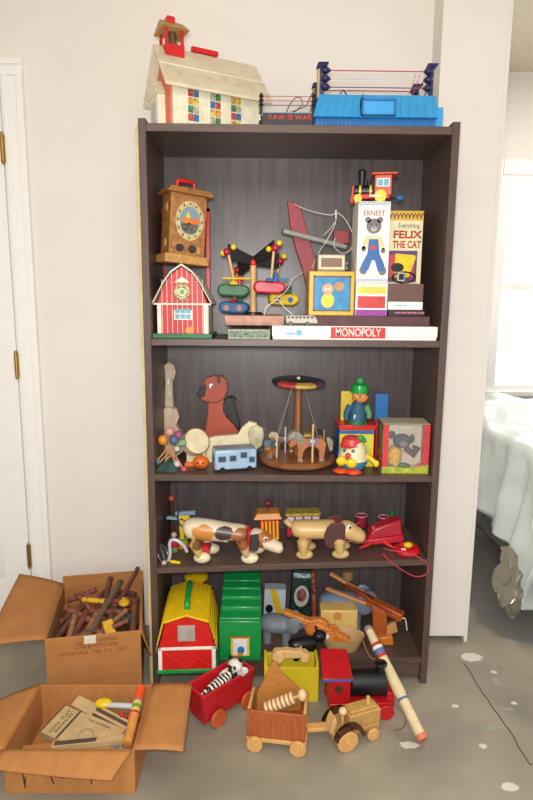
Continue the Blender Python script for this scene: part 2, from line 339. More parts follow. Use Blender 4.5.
TR = mat('tan_roof', (196, 150, 84), .5)
g = G(); g.hexa([(-.014, Ws/2-.045, Hr+.048), (.07, Ws/2-.045, Hr+.048), (.07, Ws/2+.045, Hr+.048), (-.014, Ws/2+.045, Hr+.048), (-.008, Ws/2-.003, Hr+.078), (.064, Ws/2-.003, Hr+.078), (.064, Ws/2+.003, Hr+.078), (-.008, Ws/2+.003, Hr+.078)])
g.make('belfry_roof', TR, tw, .001); G().box(.012, .036, Ws/2-.012, Ws/2+.012, Hr+.072, Hr+.09).make('chimney', RED, tw, .001)
g = G(); g.lathe([(.003, .05), (.01, .045), (.014, .03), (.017, .01), (.022, .0)], (.028, Ws/2-.005, Hr+.008)); g.sph((.028, Ws/2-.005, Hr+.006), .006); g.make('bell', STEEL, tw)
g = G(); g.tube([(.1, Ws/2, Hr), (.1, Ws/2, Hr+.02), (.165, Ws/2, Hr+.02), (.165, Ws/2, Hr)], .005, 8); g.box(.09, .175, Ws/2-.008, Ws/2+.008, Hr+.012, Hr+.024); g.make('handle', RED, sc_h, .002)
g = G()
for k in range(26): a = random.uniform(.02, .16); g.sph((a, -.0015, random.uniform(.0, .012)), .004, (1, .4, 1.3), 6)
g.make('painted_shrubs', mat('moss', (120, 124, 72), .9, var=.2), sc_h)
# small wrestling ring
ROPE_R = mat('red_rope', (190, 80, 76), .6); ROPE_W = mat('white_rope', (214, 204, 196), .6); ROPE_B = mat('maroon_rope', (110, 70, 90), .6)
x0, x1, za, zb = rect(259, 124, 316, 95, .03); BLKP = mat('dark_plastic', (28, 28, 32), .45)
wr = thing('wrestling_ring', 'small black toy wrestling ring with red lettering beside the schoolhouse', 'wrestling ring', ((x0+x1)/2, .12, zT))
ztop = P(285, 113, .03).z; zbot = zT; w = x1-x0-.012; 
G().box(-w/2, w/2, -.09, .08, 0, ztop-zT).make('apron', BLKP, wr, .001)
G().box(-w/2+.002, w/2-.002, -.088, .078, ztop-zT, ztop-zT+.003).make('mat', mat('ring_mat', (120, 160, 180), .6), wr)
for sx in (-1, 1):
    for sy in (-.088, .078):
        g = G(); g.cyl((sx*w/2, sy, 0), (sx*w/2, sy, .092), .004, n=10)
        for zz in (.06, .072, .084): g.sph((sx*w/2, sy, zz), .0075, (1, 1, .6), 10)
        g.make('post', BLKP, wr)
for zz, m_ in ((.06, ROPE_B), (.072, ROPE_R), (.084, ROPE_R)):
    for a, b in (((-1, -.088), (1, -.088)), ((-1, .078), (1, .078)), ((-1, -.088), (-1, .078)), ((1, -.088), (1, .078))):
        G().cyl((a[0]*w/2, a[1], zz), (b[0]*w/2, b[1], zz), .0011, n=6).make('rope', m_, wr)
zt_ = (P(285, 117.5, .03).z-zT)
text('RAW IS WAR', 'lettering', mat('ring_letters', (200, 66, 60), .5), wr, .021, .008, -.0905, zt_, wid=.125, bold=.02)
G().prism([(-.083, zt_-.008), (-.079, zt_+.001), (-.084, zt_+.003), (-.078, zt_+.008), (-.071, zt_+.01), (-.073, zt_+.002), (-.076, zt_-.008)], -.0912, -.09).make('emblem', WHT, wr)
pt = [P(x, y, Y) for x, y, Y in ((286, 113, .07), (290, 104, .06), (296, 97, .06), (301, 98, .07), (303, 104, .08), (297, 110, .08), (289, 113, .08))]
G().tube(pt, .0016, 6).make('loose_cord', mat('brown_cord', (110, 80, 66), .7), wr, world=True)
pt = [P(x, y, Y) for x, y, Y in ((291, 114, .06), (299, 109, .07), (306, 106, .07), (310, 98, .08), (313, 92, .09), (316, 88, .1))]
G().tube(pt, .0016, 6).make('loose_cord', mat('brown_cord', (110, 80, 66), .7), wr, world=True)
# large blue ring
x0 = P(316, 110, .03).x; x1 = P(441, 110, .03).x; zlow = zT
zt2 = P(380, 95.5, .06).z-zT; zf = P(380, 118.5, .02).z-zT
br = thing('wrestling_ring', 'large bright blue toy wrestling ring with three ropes on top of bookcase', 'wrestling ring', ((x0+x1)/2, .14, zT)); w = (x1-x0)/2
SKY2 = mat('blue_ring_plastic', (52, 158, 218), .45, var=.04); SKYD = mat('blue_ring_dark', (30, 110, 176), .5)
g = G(); xa, xb = P(319, 96, .06).x-br.location.x, P(436, 96, .06).x-br.location.x; xc, xd = P(313, 118, .015).x-br.location.x, P(437, 118, .015).x-br.location.x
g.hexa([(xc, -.135, zf), (xd, -.135, zf), (xd, .14, zf), (xc, .14, zf), (xa, -.085, zt2), (xb, -.085, zt2), (xb, .12, zt2), (xa, .12, zt2)])
n = 15
for k in range(n):
    t = (k+.5)/n
    a = Vector((xc+(xd-xc)*t, -.1355, zf+.002)); b = Vector((xa+(xb-xa)*t, -.0855, zt2-.002)); g.tube([a, b], .0016, 4)
g.make('apron', SKY2, br, .001)
g = G(); g.box(xc+.006, xd-.002, -.118, .13, 0, zf)
for k in range(30): xx = xc+.008+k*(xd-xc-.012)/30; g.box(xx, xx+.003, -.121, -.118, .002, zf)
g.make('base_rim', SKYD, br, .001)
g = G(); g.box(xd-.03, xd+.022, -.11, .09, 0, P(430, 107, .03).z-zT); g.make('side_step', SKY2, br, .002)
yq = -.14; g = G(); zq0 = zf+.002; zq1 = P(380, 103, .03).z-zT; xq0, xq1 = P(361, 110, 0.01).x-br.location.x, P(395, 110, 0.01).x-br.location.x
g.box(xq0, xq1, yq, -.1, zq0, zq1); st = g.make('ring_step', SKY2, br, .003)
g = G()
for b_ in ((xq0, xq0+.006, zq0, zq1+.012), (xq1-.006, xq1, zq0, zq1), (xq0, xq1, zq1-.004, zq1+.002), (xq0, xq1, zq0, zq0+.004)): g.box(b_[0], b_[1], yq-.004, yq+.03, b_[2], b_[3])
g.make('step_frame', SKYD, st, .001)
zp = P(325, 64, .08).z-zT
for sx, xx in ((-1, P(322, 80, .08).x-br.location.x), (1, P(431, 80, .08).x-br.location.x)):
    for yy in (-.06, .1):
        g = G(); g.box(xx-.006, xx+.006, yy-.006, yy+.006, zt2-.004, zp-.004)
        for zz in (.33, .58, .83): zc_ = zt2+(zp-zt2)*zz-.004; g.sph((xx-sx*.009, yy-.006, zc_), .013, (1, 1, .8), 12); g.cyl((xx-sx*.009, yy-.006, zc_), (xx-sx*.024, yy-.006, zc_), .006, .004, 10)
        po = g.make('post', NAVY, br, .001)
        G().hexa([(xx-.018, yy-.012, zp-.012), (xx+.012, yy-.012, zp-.008), (xx+.012, yy+.012, zp-.008), (xx-.018, yy+.012, zp-.012), (xx-.012, yy-.008, zp+.004), (xx+.02, yy-.008, zp+.004), (xx+.02, yy+.008, zp+.004), (xx-.012, yy+.008, zp+.004)]).make('post_cap', NAVY, po, .002)
        if sx < 0: G().box(xx-.014, xx-.006, yy-.004, yy+.01, zt2-.004, zp-.012).make('turnbuckle_pad', mat('tan_pad', (190, 160, 120), .7), po, .002)
xl, xr = P(326, 80, .08).x-br.location.x, P(427, 80, .08).x-br.location.x
for zz, m_ in ((.33, mat('blue_red_rope', (130, 80, 120), .6)), (.58, ROPE_W), (.83, ROPE_R)):
    zc_ = zt2+(zp-zt2)*zz-.004
    for yy in (-.066, .094): G().cyl((xl, yy, zc_), (xr, yy, zc_), .0016, n=6).make('rope', m_, br)
    for xx in (xl-.008, xr+.008): G().cyl((xx, -.066, zc_), (xx, .094, zc_), .0016, n=6).make('rope', m_, br)
G().tube([P(416, 74, .08), P(410, 92, .1), P(406, 97, .1)], .001, 5).make('loose_cord', ROPE_R, br, world=True); G().tube([P(420, 74, .08), P(415, 90, .1), P(411, 97, .1)], .001, 5).make('loose_cord', ROPE_R, br, world=True)
G().tube([P(340, 94, .1), P(343, 90, .1), P(347, 95, .1)], .0022, 6).make('figure_arm', NAVY, br, world=True)
# ------------------------------------------------------------------ upper shelf (zA)
def flat_box(name, label, cat, p0, p1, Y, depth, z, m, rz=0, group=None, h=None, parts=None, bev=.0015, lid=None):
    a = P(p0[0], p1[1], Y); b = P(p1[0], p0[1], Y); w = b.x-a.x; hh = h or (b.z-z)
    t = thing(name, label, cat, ((a.x+b.x)/2, Y+depth/2, z), rz, group)
    if lid:
        G().box(-w/2+.002, w/2-.002, -depth/2+.002, depth/2-.002, 0, hh*.5).make('tray', m, t, bev); G().box(-w/2, w/2, -depth/2, depth/2, hh*.22, hh).make('lid', lid, t, bev)
    else: G().box(-w/2, w/2, -depth/2, depth/2, 0, hh).make('carton', m, t, bev)
    return t, w, hh
WB = mat('white_card', (236, 232, 222), .6, var=.02)
mo, mw, mh = flat_box('board_game_box', 'long white property trading board game box with red title panel on upper shelf', 'board game', (272, 327), (438, 341), .008, .25, zA, WB, lid=WB)
xm = P(358, 334, .008).x-mo.location.x; hw = .0825
G().box(xm-hw, xm+hw, -.1256, -.125, .006, mh-.003).make('title_panel', mat('title_red', (200, 44, 46), .5, var=.02), mo)
text('MONOPOLY', 'title', WHT, mo, .034, xm, -.126, mh/2+.001, wid=.138, bold=.02)
xb = P(299, 336, .008).x-mo.location.x; bl = mat('print_blue', (100, 180, 220), .5)
G().box(xb-.008, xb+.008, -.1256, -.125, .013, .029).box(xb-.04, xb-.012, -.1256, -.125, .016, .021).make('blue_print', bl, mo)
gb, gw, gh = flat_box('toy_box', 'flat pale green box under the pink box beside the long white game box', 'toy box', (228, 329.5), (270, 341), .008, .2, zA, mat('pale_green_card', (168, 172, 142), .7, var=.12, scale=60))
G().box(-gw/2+.004, gw/2-.004, -.1006, -.1, .006, gh-.006).make('printed_panel', mat('print_grey_green', (140, 158, 140), .7, var=.3, scale=160), gb)
zz = zA+max(mh, gh)+.0003
pb, pw, phh = flat_box('toy_box', 'flat dusty pink wooden box carrying the hanging airplane toy', 'toy box', (225, 319), (284, 328), .008, .2, zz, mat('dusty_pink', (190, 142, 124), .7, var=.12, scale=40), h=.029, lid=mat('dusty_pink_lid', (196, 148, 126), .7, var=.12, scale=40))
zM = zA+mh+.0003
# silver toy bus
x0, x1, za, zb = rect(286, 328, 318, 318, .025); L_ = (x1-x0)*1.02
tb = thing('toy_bus', 'grey toy bus with a row of dark windows on the white game box', 'toy bus', ((x0+x1)/2, .05, zM), -.03)
g = G(); g.prism([(-L_/2, .006), (L_/2, .006), (L_/2, .014), (L_/2-.006, .026), (L_/2-.016, .032), (-L_/2+.004, .032), (-L_/2, .028)], -.02, .02)
bd = g.make('body', mat('bus_grey', (150, 140, 124), .4, .2, var=.1), tb, .002)
for k in range(7): G().box(-L_/2+.006+k*.0118, -L_/2+.014+k*.0118, -.0206, -.0198, .021, .0285).make('window', BLK, bd)
for x in (-L_/2+.016, L_/2-.032):
    for y in (-1, 1): G().cyl((x, y*.0205, .0065), (x, y*.014, .0065), .0065, n=14).make('wheel', BLK, tb)
# airplane carousel
ac = thing('airplane_carousel', 'wooden carousel toy with four painted airplanes hanging from a black cross', 'airplane carousel', (P(253, 317, .1).x, .1, pb.location.z+phh+.0003))
O = ac.location
def q(x, y, Y=.1): p = P(x, y, Y); return Vector((p.x-O.x, p.y-O.y, p.z-O.z))
G().lathe([(.03, 0), (.03, .006), (.026, .009), (.008, .009)]).make('base', BLK, ac)
hz = q(253, 263).z
G().cyl((0, 0, .006), (0, 0, hz), .0095, n=16).make('post', OAK, ac)
G().sph((0, 0, hz), .0125).make('finial', RED, ac)
ar = .092; kz = hz+.012
ends = [q(228, 252, .06), q(274, 248, .055), q(238, 270, .135), q(279, 261, .14)]
g = G()
for e3 in ends:
    ex, ey, ez = e3; d = Vector((ex, ey, 0)).normalized(); s_ = Vector((-d.y, d.x, 0))*.0035; c0 = Vector((0, 0, hz+.006)); c1 = Vector(e3)
    dn = Vector((0, 0, .013)); dm = Vector((0, 0, .024))
    g.hexa([c0-s_-dn, c1-s_-dm, c1+s_-dm, c0+s_-dn, c0-s_+dn, c1-s_+dm, c1+s_+dm, c0+s_+dn])
g.make('cross_arm', BLK, ac, .001)
for e3 in ends:
    c1 = Vector(e3); d = Vector((c1.x, c1.y, 0)).normalized()
    G().sph(c1+d*.004, .0115).make('knob', mat('crimson_knob', (170, 24, 50), .25), ac)
    for k in (-1, 1): G().sph(c1+Vector((k*.016, .004, k*.009+.006)), .009).make('knob', YEL, ac)
def plane(c, body, wing, ang, pilot, wcol=None):
    c = Vector(c); M = Matrix.Translation(c) @ Matrix.Rotation(ang, 4, 'Z')
    g = G(M); g.prism([(-.048, -.008), (-.04, -.021), (.03, -.024), (.048, -.014), (.05, .004), (.036, .012), (-.03, .016), (-.046, .01)], -.019, .019); b = g.make('airplane', body, ac, .006)
    G(M).box(-.012, .012, -.05, .05, .012, .018).cyl((0, 0, .015), (0, 0, .024), .009).make('wing', wing, b, .003)
    g = G(M); g.cyl((.02, 0, .008), (.02, 0, .028), .008, .0065); g.sph((.02, 0, .034), .0085); g.make('pilot', pilot, b)
    if wcol:
        for s in (-1, 1):
            for xx in (-.022, .02): G(M).cyl((xx, s*.0188, -.006), (xx, s*.0198, -.006), .009).make('painted_disc', wcol, b)
    return b
RDP = mat('wood_red', (190, 32, 52), .4); GRP = mat('wood_green', (42, 98, 62), .5); BLP = mat('wood_blue', (44, 100, 160), .5); YLP = mat('wood_yellow', (226, 196, 28), .45)
plane(q(233, 289, .055), GRP, YLP, .1, RDP); plane(q(269, 286, .05), RDP, BLP, .05, BLP)
plane(q(234, 306, .15), BLP, RDP, -.1, GRP, mat('wood_orange', (206, 136, 92), .5)); plane(q(283, 298, .15), YLP, GRP, .2, GRP, BLP)
G(Matrix.Translation(q(237, 278.5, .05))).box(-.045, .045, -.006, .006, -.003, .003).make('propeller', YLP, ac, .003)
G(Matrix.Translation(q(281, 278.5, .06))).box(-.024, .024, -.006, .006, -.003, .003).make('propeller', mat('wood_sky', (50, 140, 200), .5), ac, .003)
for (ex, ey, ez), e_ in zip(ends, (q(234, 281, .055), q(271, 281, .05), q(234, 300, .15), q(276, 293, .15))):
    G().cyl((ex, ey, ez), e_, .0042, n=10).make('hanger_rod', OAK, ac)
# yellow picture box, radio, pop gun
zR = zM+.0317
mb, mbw, mbh = flat_box('game_box', 'wide flat maroon game box lying on the long white game box', 'game box', (306, 316.6), (430, 327), .03, .2, zM, mat('maroon_card', (88, 52, 58), .6, var=.1))
zm2 = zM+mbh+.0003
x0, x1, za, zb = rect(308.5, 317, 355, 271.5, .045)
yb = thing('tin_music_box', 'yellow square tin music box with blue picture panel', 'music box', ((x0+x1)/2, .045+.065, zm2)); w = (x1-x0)/2; hh = zb-zm2
YBX = mat('yellow_tin', (226, 176, 44), .4, var=.08, scale=60)
G().box(-w, w, -.065, .065, 0, hh).make('tin_box', YBX, yb, .002)
pn = G().box(-w+.016, w-.014, -.0665, -.065, .016, hh-.016).make('picture_panel', mat('picture_blue', (48, 138, 190), .5, var=.12), yb)
g = G()
for b_ in ((-w+.013, w-.011, hh-.018, hh-.013), (-w+.013, w-.011, .013, .017), (-w+.013, -w+.017, .013, hh-.013), (w-.015, w-.011, .013, hh-.013)): g.box(b_[0], b_[1], -.067, -.065, b_[2], b_[3])
g.make('picture_border', mat('print_brown', (110, 84, 60), .5), yb)
G().ell(-.012, hh*.34, .02, .022, -.0672, -.0664).make('figure_print', YEL, pn)
SKN = mat('print_peach', (224, 170, 120), .5)
G().ell(-.012, hh*.6, .017, .017, -.0675, -.0664).make('figure_print', SKN, pn); G().ell(.022, hh*.66, .015, .014, -.0675, -.0664).make('figure_print', mat('print_tan', (190, 140, 90), .5), pn)
G().ell(-.018, hh*.6, .004, .004, -.0679, -.067).ell(-.007, hh*.6, .004, .004, -.0679, -.067).make('figure_print', WHT, pn)
x0, x1, za, zb = rect(317, 271, 350, 254, .075); zy = zm2+hh+.0003
ra = thing('toy_radio', 'small cream and grey toy radio lying on the yellow music box', 'toy radio', ((x0+x1)/2+.0, .105, zy)); w = (x1-x0)/2; h2 = zb-zy
G().box(-w, w-.012, -.028, .028, 0, h2).make('case', mat('radio_grey', (120, 120, 108), .5), ra, .002)
G().box(-w+.004, w-.016, -.031, -.028, .006, h2-.004).make('face_plate', CRM, ra, .001)
G().box(-w+.012, w-.024, -.032, -.031, .014, h2-.013).make('speaker_grille', stripes('grille', (150, 116, 92), (96, 72, 60), 60, 'Z'), ra)
for zz in (.012, .026): G().cyl((w-.012, -.012, zz), (w-.004, -.012, zz), .006, n=12).make('knob', GRY, ra)
pg = thing('pop_gun', 'dark red wooden toy with grey barrel and white pull cord behind the yellow box', 'toy gun', (P(300, 280, .2).x, .2, zM))
MRN = mat('maroon_wood', (150, 40, 48), .5, var=.08)
pts = px([(287, 201), (300, 205), (306, 228), (314, 256), (318, 271), (328, 316), (312, 316), (303, 271), (296, 250), (290, 226)], .2)
pts = [(x-pg.location.x, max(0, z-zM)) for x, z in pts]
G().prism(pts, -.006, .014).make('stock_board', MRN, pg, .002)
a, b = P(283, 231, .17), P(346, 247, .19); g = G(); g.cyl(a, b, .0085, n=16); g.make('barrel', mat('barrel_grey', (156, 156, 144), .5), pg, world=True)
G().cyl(a+(a-b).normalized()*.002, a, .009, n=16).make('muzzle', BLK, pg, world=True)
x0, x1, za, zb = rect(333, 244, 349, 231, .2); G().box(x0, x1, .185, .21, za, zb).make('grip_block', MRN, pg, .002, world=True)
G().box(P(322, 250, .2).x, P(346, 250, .2).x, .212, .225, zM, P(330, 246, .2).z).make('rear_board', mat('dark_grey_wood', (84, 76, 72), .6), pg, .002, world=True)
CORD = mat('white_cord', (222, 214, 204), .7)
def smooth(pts, n=6):
    pts = [Vector(p) for p in pts]; out = []
    for i in range(len(pts)-1):
        p0, p1, p2, p3 = pts[max(i-1, 0)], pts[i], pts[i+1], pts[min(i+2, len(pts)-1)]
        for k in range(n):
            t = k/n; out.append(.5*((2*p1)+(-p0+p2)*t+(2*p0-5*p1+4*p2-p3)*t*t+(-p0+3*p1-3*p2+p3)*t**3))
    return out+[pts[-1]]
c_ = [(294, 204, .19), (305, 209, .17), (318, 213, .16), (331, 215, .15), (337, 213, .15), (345, 219, .15), (353, 234, .14), (354, 242, .14), (349, 251, .14), (341, 253, .15), (334, 246, .16), (335, 238, .16)]
G().tube(smooth([P(*p) for p in c_]), .0013, 6).make('pull_cord', CORD, pg, world=True)
c_ = [(336, 212, .15), (335, 224, .15), (327, 240, .15), (318, 254, .15), (312, 268, .155)]
G().tube(smooth([P(*p) for p in c_]), .0013, 6).make('pull_cord', CORD, pg, world=True)
c_ = [(335, 222, .15), (330, 229, .16), (324, 235, .17)]
G().tube(smooth([P(*p) for p in c_]), .0013, 6).make('pull_cord', CORD, pg, world=True)
G().cyl(P(336, 210, .15), P(336, 219, .15), .003, n=8).make('cord_toggle', CORD, pg, world=True)
c_ = [(302, 272, .09), (296, 276, .08), (291, 284, .06), (290, 296, .05), (296, 309, .04), (309, 314, .03)]
c_ = [(264, 318, .04), (266, 308, .04), (272, 303, .04), (278, 300, .04), (284, 307, .04), (293, 315, .04)]
w1 = G().tube(smooth([P(*p) for p in c_]), .0015, 6)
w1.tube(smooth([P(*p) for p in ((276, 300, .04), (280, 296, .05), (287, 290, .06), (292, 280, .08), (297, 276, .1), (303, 272, .13))]), .0013, 6)
tag(w1.make('power_cord', CORD), 'thin white cord looped between the airplane toy and the yellow box', 'cord')
# bear box and the cartons below
x0, x1, za, zb = rect(355, 317.5, 388, 283, .04)
lb = thing('toy_box', 'small white box with yellow and red panels under the bear box', 'toy box', ((x0+x1)/2, .095, zm2)); w = (x1-x0)/2; h = zb-zm2
G().box(-w, w, -.055, .055, 0, h).make('carton', WB, lb, .001)
G().box(-w+.001, w-.001, -.0556, -.055, 0, h*.19).make('purple_band', mat('print_purple', (150, 60, 150), .5), lb)
G().box(-w+.006, w-.006, -.0556, -.055, h*.24, h*.6).make('red_panel', mat('print_red', (200, 60, 62), .5), lb); G().box(-w+.004, w-.004, -.0556, -.055, h*.67, h*.88).make('yellow_panel', mat('print_yellow', (222, 206, 84), .5), lb)
PB = mat('print_blue_dark', (52, 104, 166), .5)
ze = zm2+h+.0003; x0, x1, za, zb = rect(356, 283, 391, 201.5, .03); w = (x1-x0)/2; h = zb-ze
bb = thing('bear_toy_box', 'tall white box with printed grey bear in blue overalls', 'toy box', ((x0+x1)/2, .085, ze))
G().box(-w, w, -.055, .055, 0, h).make('carton', WB, bb, .001); y_ = -.0555
g = G()
for k in range(14):
    for r_ in range(2):
        xx = -w+(k+.5*(r_ % 2))*2*w/14
        if xx+w/14 < w: g.box(xx, xx+w/14, y_, y_+.0004, h-.006-r_*.005, h-.002-r_*.005); g.box(xx, xx+w/14, y_, y_+.0004, .004+r_*.004, .007+r_*.004)
g.make('checked_border', PB, bb)
text('ERNEST', 'name_print', mat('print_rose', (176, 84, 84), .6), bb, .021, 0, y_, h*.855, wid=w*1.35, bold=.01)
BG = mat('print_bear_grey', (120, 112, 112), .6); y2 = y_-.0003
for e_ in ((0, h*.7, .0225, .022), (-.018, h*.775, .009, .009), (.018, h*.775, .009, .009), (-.027, h*.16, .012, .014), (.03, h*.15, .012, .014), (-.028, h*.42, .007, .008), (.03, h*.4, .007, .008)): G().ell(*e_, y2, y_).make('bear_print', BG, bb)
g = G(); g.ell(0, h*.665, .009, .007, y2-.0003, y2).make('bear_print', mat('print_muzzle', (186, 176, 166), .6), bb)
for e_ in ((0, h*.675, .003, .002), (-.008, h*.72, .0018, .0018), (.008, h*.72, .0018, .0018)): G().ell(*e_, y2-.0006, y2-.0002).make('bear_print', BLK, bb)
G().prism([(-.022, h*.58), (-.034, h*.44), (-.03, h*.4), (-.02, h*.46), (-.015, h*.4), (.018, h*.4), (.022, h*.46), (.032, h*.4), (.036, h*.43), (.022, h*.58)], y2, y_).make('bear_print', mat('print_cream', (222, 210, 150), .6), bb)
G().prism([(-.013, h*.54), (-.017, h*.36), (-.034, h*.22), (-.03, h*.13), (-.012, h*.16), (-.002, h*.28), (.006, h*.28), (.016, h*.15), (.034, h*.14), (.036, h*.22), (.02, h*.36), (.014, h*.54)], y2-.0003, y2).make('bear_print', PB, bb)
G().box(-.009, .009, y2-.0006, y2-.0003, h*.415, h*.46).make('bear_print', mat('print_red', (200, 60, 62), .5), bb)
G().prism([(-.006, h*.07), (-.006, h*.2), (-.002, h*.25), (.004, h*.25), (.008, h*.2), (.008, h*.07)], y2-.0009, y2-.0005).make('bottle_print', WHT, bb)
zt3 = ze+h+.0003
# toy locomotive on the bear box
tl = thing('toy_locomotive', 'orange and black wooden toy locomotive standing on the bear box', 'toy train', (P(374, 200, .07).x, .07, zt3), -.18)
TO = mat('train_orange', (206, 84, 52), .4, var=.08)
sc1 = .0031
G().box(-.062, .046, -.014, .014, .012, .026).make('chassis', RED, tl, .002)
g = G(); g.cyl((-.058, 0, .036), (-.004, 0, .036), .017, n=20); g.cyl((-.038, 0, .05), (-.038, 0, .092), .008, .012, 14); g.sph((-.038, 0, .094), .012, (1, 1, .4)); g.cyl((-.016, 0, .05), (-.016, 0, .066), .007, n=12); bo = g.make('boiler', BLK, tl)
G().cyl((-.045, 0, .036), (-.039, 0, .036), .0178).cyl((-.014, 0, .036), (-.008, 0, .036), .0178).make('boiler_band', YEL, bo)
cb = G().box(.0, .05, -.022, .022, .02, .078).make('cab', TO, tl, .002)
G().box(.006, .044, -.0228, -.022, .044, .068).make('window_frame', WHT, cb); G().box(.009, .024, -.0234, -.0228, .047, .065).box(.027, .041, -.0234, -.0228, .047, .065).make('window_pane', mat('pane_teal', (110, 170, 190), .3), cb)
G().box(-.01, .066, -.03, .03, .078, .084).make('cab_roof', TO, tl, .002)
for s in (-1, 1):
    G().cyl((.018, s*.024, .017), (.018, s*.03, .017), .0175, n=22).make('wheel', YEL, tl); G().cyl((-.048, s*.018, .012), (-.048, s*.024, .012), .012, n=20).make('wheel', YEL, tl)
G().box(-.015, .02, -.034, -.03, .014, .02).make('coupling_rod', WHT, tl, .001)
G().prism([(-.07, -.0), (-.062, -.0), (-.06, .05), (-.066, .05)], -.016, .016).make('cow_catcher', RED, tl, .001)
G().tube([(.046, 0, .014), (.06, -.01, .012), (.07, -.014, .01)], .002, 6).make('pull_string', BLK, tl); G().sph((.075, -.014, .012), .009, (1.3, 1, .9)).make('pull_bead', BLP, tl)
# right stack
d1, dw, dh = flat_box('flat_game', 'thin black box with pink spine lettering, lowest of the right small stack', 'game box', (388, 310.5), (425, 316.5), .04, .13, zm2, mat('black_card', (42, 34, 40), .5), h=.019)
G().box(-dw/2+.02, dw/2-.002, -.0656, -.065, .008, .013).make('spine_print', mat('print_pink', (206, 110, 130), .5, var=.3, scale=300), d1)
zq = zm2+.0193
d2, ww, wh = flat_box('white_game_box', 'white flat box in the middle of the right small stack', 'game box', (388, 302), (423, 310), .04, .13, zq, WB, h=.0245); G().box(-.03, .005, -.0656, -.065, .012, .015).make('spine_print', bl, d2)
zq += .0248
d3, bw3, bh3 = flat_box('brown_game_box', 'plain brown box on top of the right small stack under the watch', 'game box', (386, 284), (424, 302), .045, .13, zq, mat('brown_card', (104, 74, 66), .6), h=.054)
zq += .0543
x0, x1, za, zb = rect(387, 283, 424, 211, .09); w = (x1-x0)/2; h = zb-zq
fb = thing('cartoon_toy_box', 'tall cream box with checked top edge and red title lettering behind the watch', 'toy box', ((x0+x1)/2, .13, zq)); y_ = -.0405
G().box(-w, w, -.04, .04, 0, h).make('carton', mat('cream_card', (226, 214, 170), .6, var=.05), fb, .001)
G().box(-w, w, y_, -.04, h-.028, h).make('gold_band', mat('print_gold', (214, 168, 60), .5), fb)
g = G(); n = 9
for k in range(n):
    xx = -w+k*2*w/n; g.prism([(xx, h-.012), (xx+w/n*1.1, h-.012), (xx+w/n*.55, h-.026)], y_-.0003, y_)
    g.prism([(xx+w/n, h-.012), (xx+w/n*1.6, h-.004), (xx+w/n*2, h-.012)], y_-.0003, y_) if k % 1 == 0 else 0
g.make('checked_border', BLK, fb)
text('Everything', 'title', mat('print_dark', (70, 66, 70), .6), fb, .02, .008, y_, h*.8, wid=w*1.25); RT = mat('print_red_dark', (186, 62, 46), .5)
text('FELIX', 'title', RT, fb, .031, .004, y_, h*.675, wid=w*1.7, bold=.03); text('THE CAT', 'title', RT, fb, .029, .004, y_, h*.54, wid=w*1.7, bold=.03)
pn = G().box(-w+.002, w-.014, y_, -.04, .006, h*.46).make('picture_panel', mat('print_violet', (90, 60, 110), .5), fb)
G().box(-w+.004, w-.022, y_-.0003, y_, .02, h*.4).make('picture_shape', mat('print_red', (200, 60, 62), .5), pn)
G().prism([(-.03, .02), (.014, .02), (.034, .08), (.03, h*.4), (-.03, h*.42)], y_-.0006, y_-.0003).make('picture_shape', YEL, pn)
G().ell(-.022, .05, .02, .014, y_-.001, y_-.0006).make('picture_shape', BLK, pn)
wt = thing('wrist_watch', 'black strap watch with silver square face resting on the brown box', 'watch', (P(404, 283, .06).x, .066, zq))
G().grid(lambda u, v: (.034*math.cos(2*PI*u), (v-.5)*.02, .019+.0165*math.sin(2*PI*u)), 32, 2).make('strap', BLK, wt, thick=.003)
G(Matrix.Translation((-.012, -.014, .02)) @ ry(.1)).box(-.012, .012, -.003, .003, -.014, .014).make('case', mat('silver', (200, 200, 200), .3, .6), wt, .002)
G(Matrix.Translation((-.012, -.0175, .02)) @ ry(.1)).box(-.008, .008, -.001, .001, -.009, .009).make('display', mat('dark_glass', (40, 40, 46), .2), wt)
# barn (upper shelf)
x0, x1, za, zb = rect(157, 337, 207, 265, .03); w = (x1-x0)/2; h = P(180, 265, .03).z-zA; WHB = mat('barn_white', (234, 224, 202), .5); BR = mat('barn_red', (196, 44, 46), .45, var=.05)
ba = thing('toy_barn', 'red and white toy barn with wreath and blue window on upper shelf', 'toy barn', ((x0+x1)/2, .115, zA), math.radians(-1)); dpt = .065
G().box(-w-.014, w+.014, -dpt-.018, dpt+.015, 0, .014).make('base_plate', mat('base_green', (48, 112, 70), .5), ba, .001)
ev = h*.475; K = [(-w-.012, ev), (-w*.72, h*.76), (-w*.42, h*.9), (0, h), (w*.42, h*.9), (w*.72, h*.76), (w+.012, ev)]
G().prism([(-w, .014), (w, .014), (w, ev)] + [(p[0]*.97, p[1]-.004) for p in K[::-1][1:-1]] + [(-w, ev)], -dpt, dpt).make('body', BR, ba)
g = G()
for k in range(-4, 5):
    xx = k*w/5; g.box(xx-.0007, xx+.0007, -dpt-.0005, -dpt, .014, ev)
    zt_ = h-.006-abs(xx)*.5*(1 if abs(xx) < w*.5 else 1.15); g.box(xx-.0007, xx+.0007, -dpt-.0005, -dpt, ev, zt_)
g.box(-w-.01, w+.01, -dpt-.003, -dpt, ev-.003, ev+.002); g.box(-w, -w+.012, -dpt-.002, -dpt, .014, ev); g.box(w-.012, w, -dpt-.002, -dpt, .014, ev); g.prism([(-.024, h*.77), (.024, h*.77), (0, h*.85)], -dpt-.001, -dpt)
g.make('white_trim', WHB, ba)
g = G()
for k in range(6):
    (xa, za_), (xb, zb_) = K[k], K[k+1]; g.hexa([(xa, -dpt-.012, za_), (xb, -dpt-.012, zb_), (xb, dpt+.012, zb_), (xa, dpt+.012, za_), (xa, -dpt-.012, za_+.005), (xb, -dpt-.012, zb_+.005), (xb, dpt+.012, zb_+.005), (xa, dpt+.012, za_+.005)])
g.make('roof', WHB, ba)
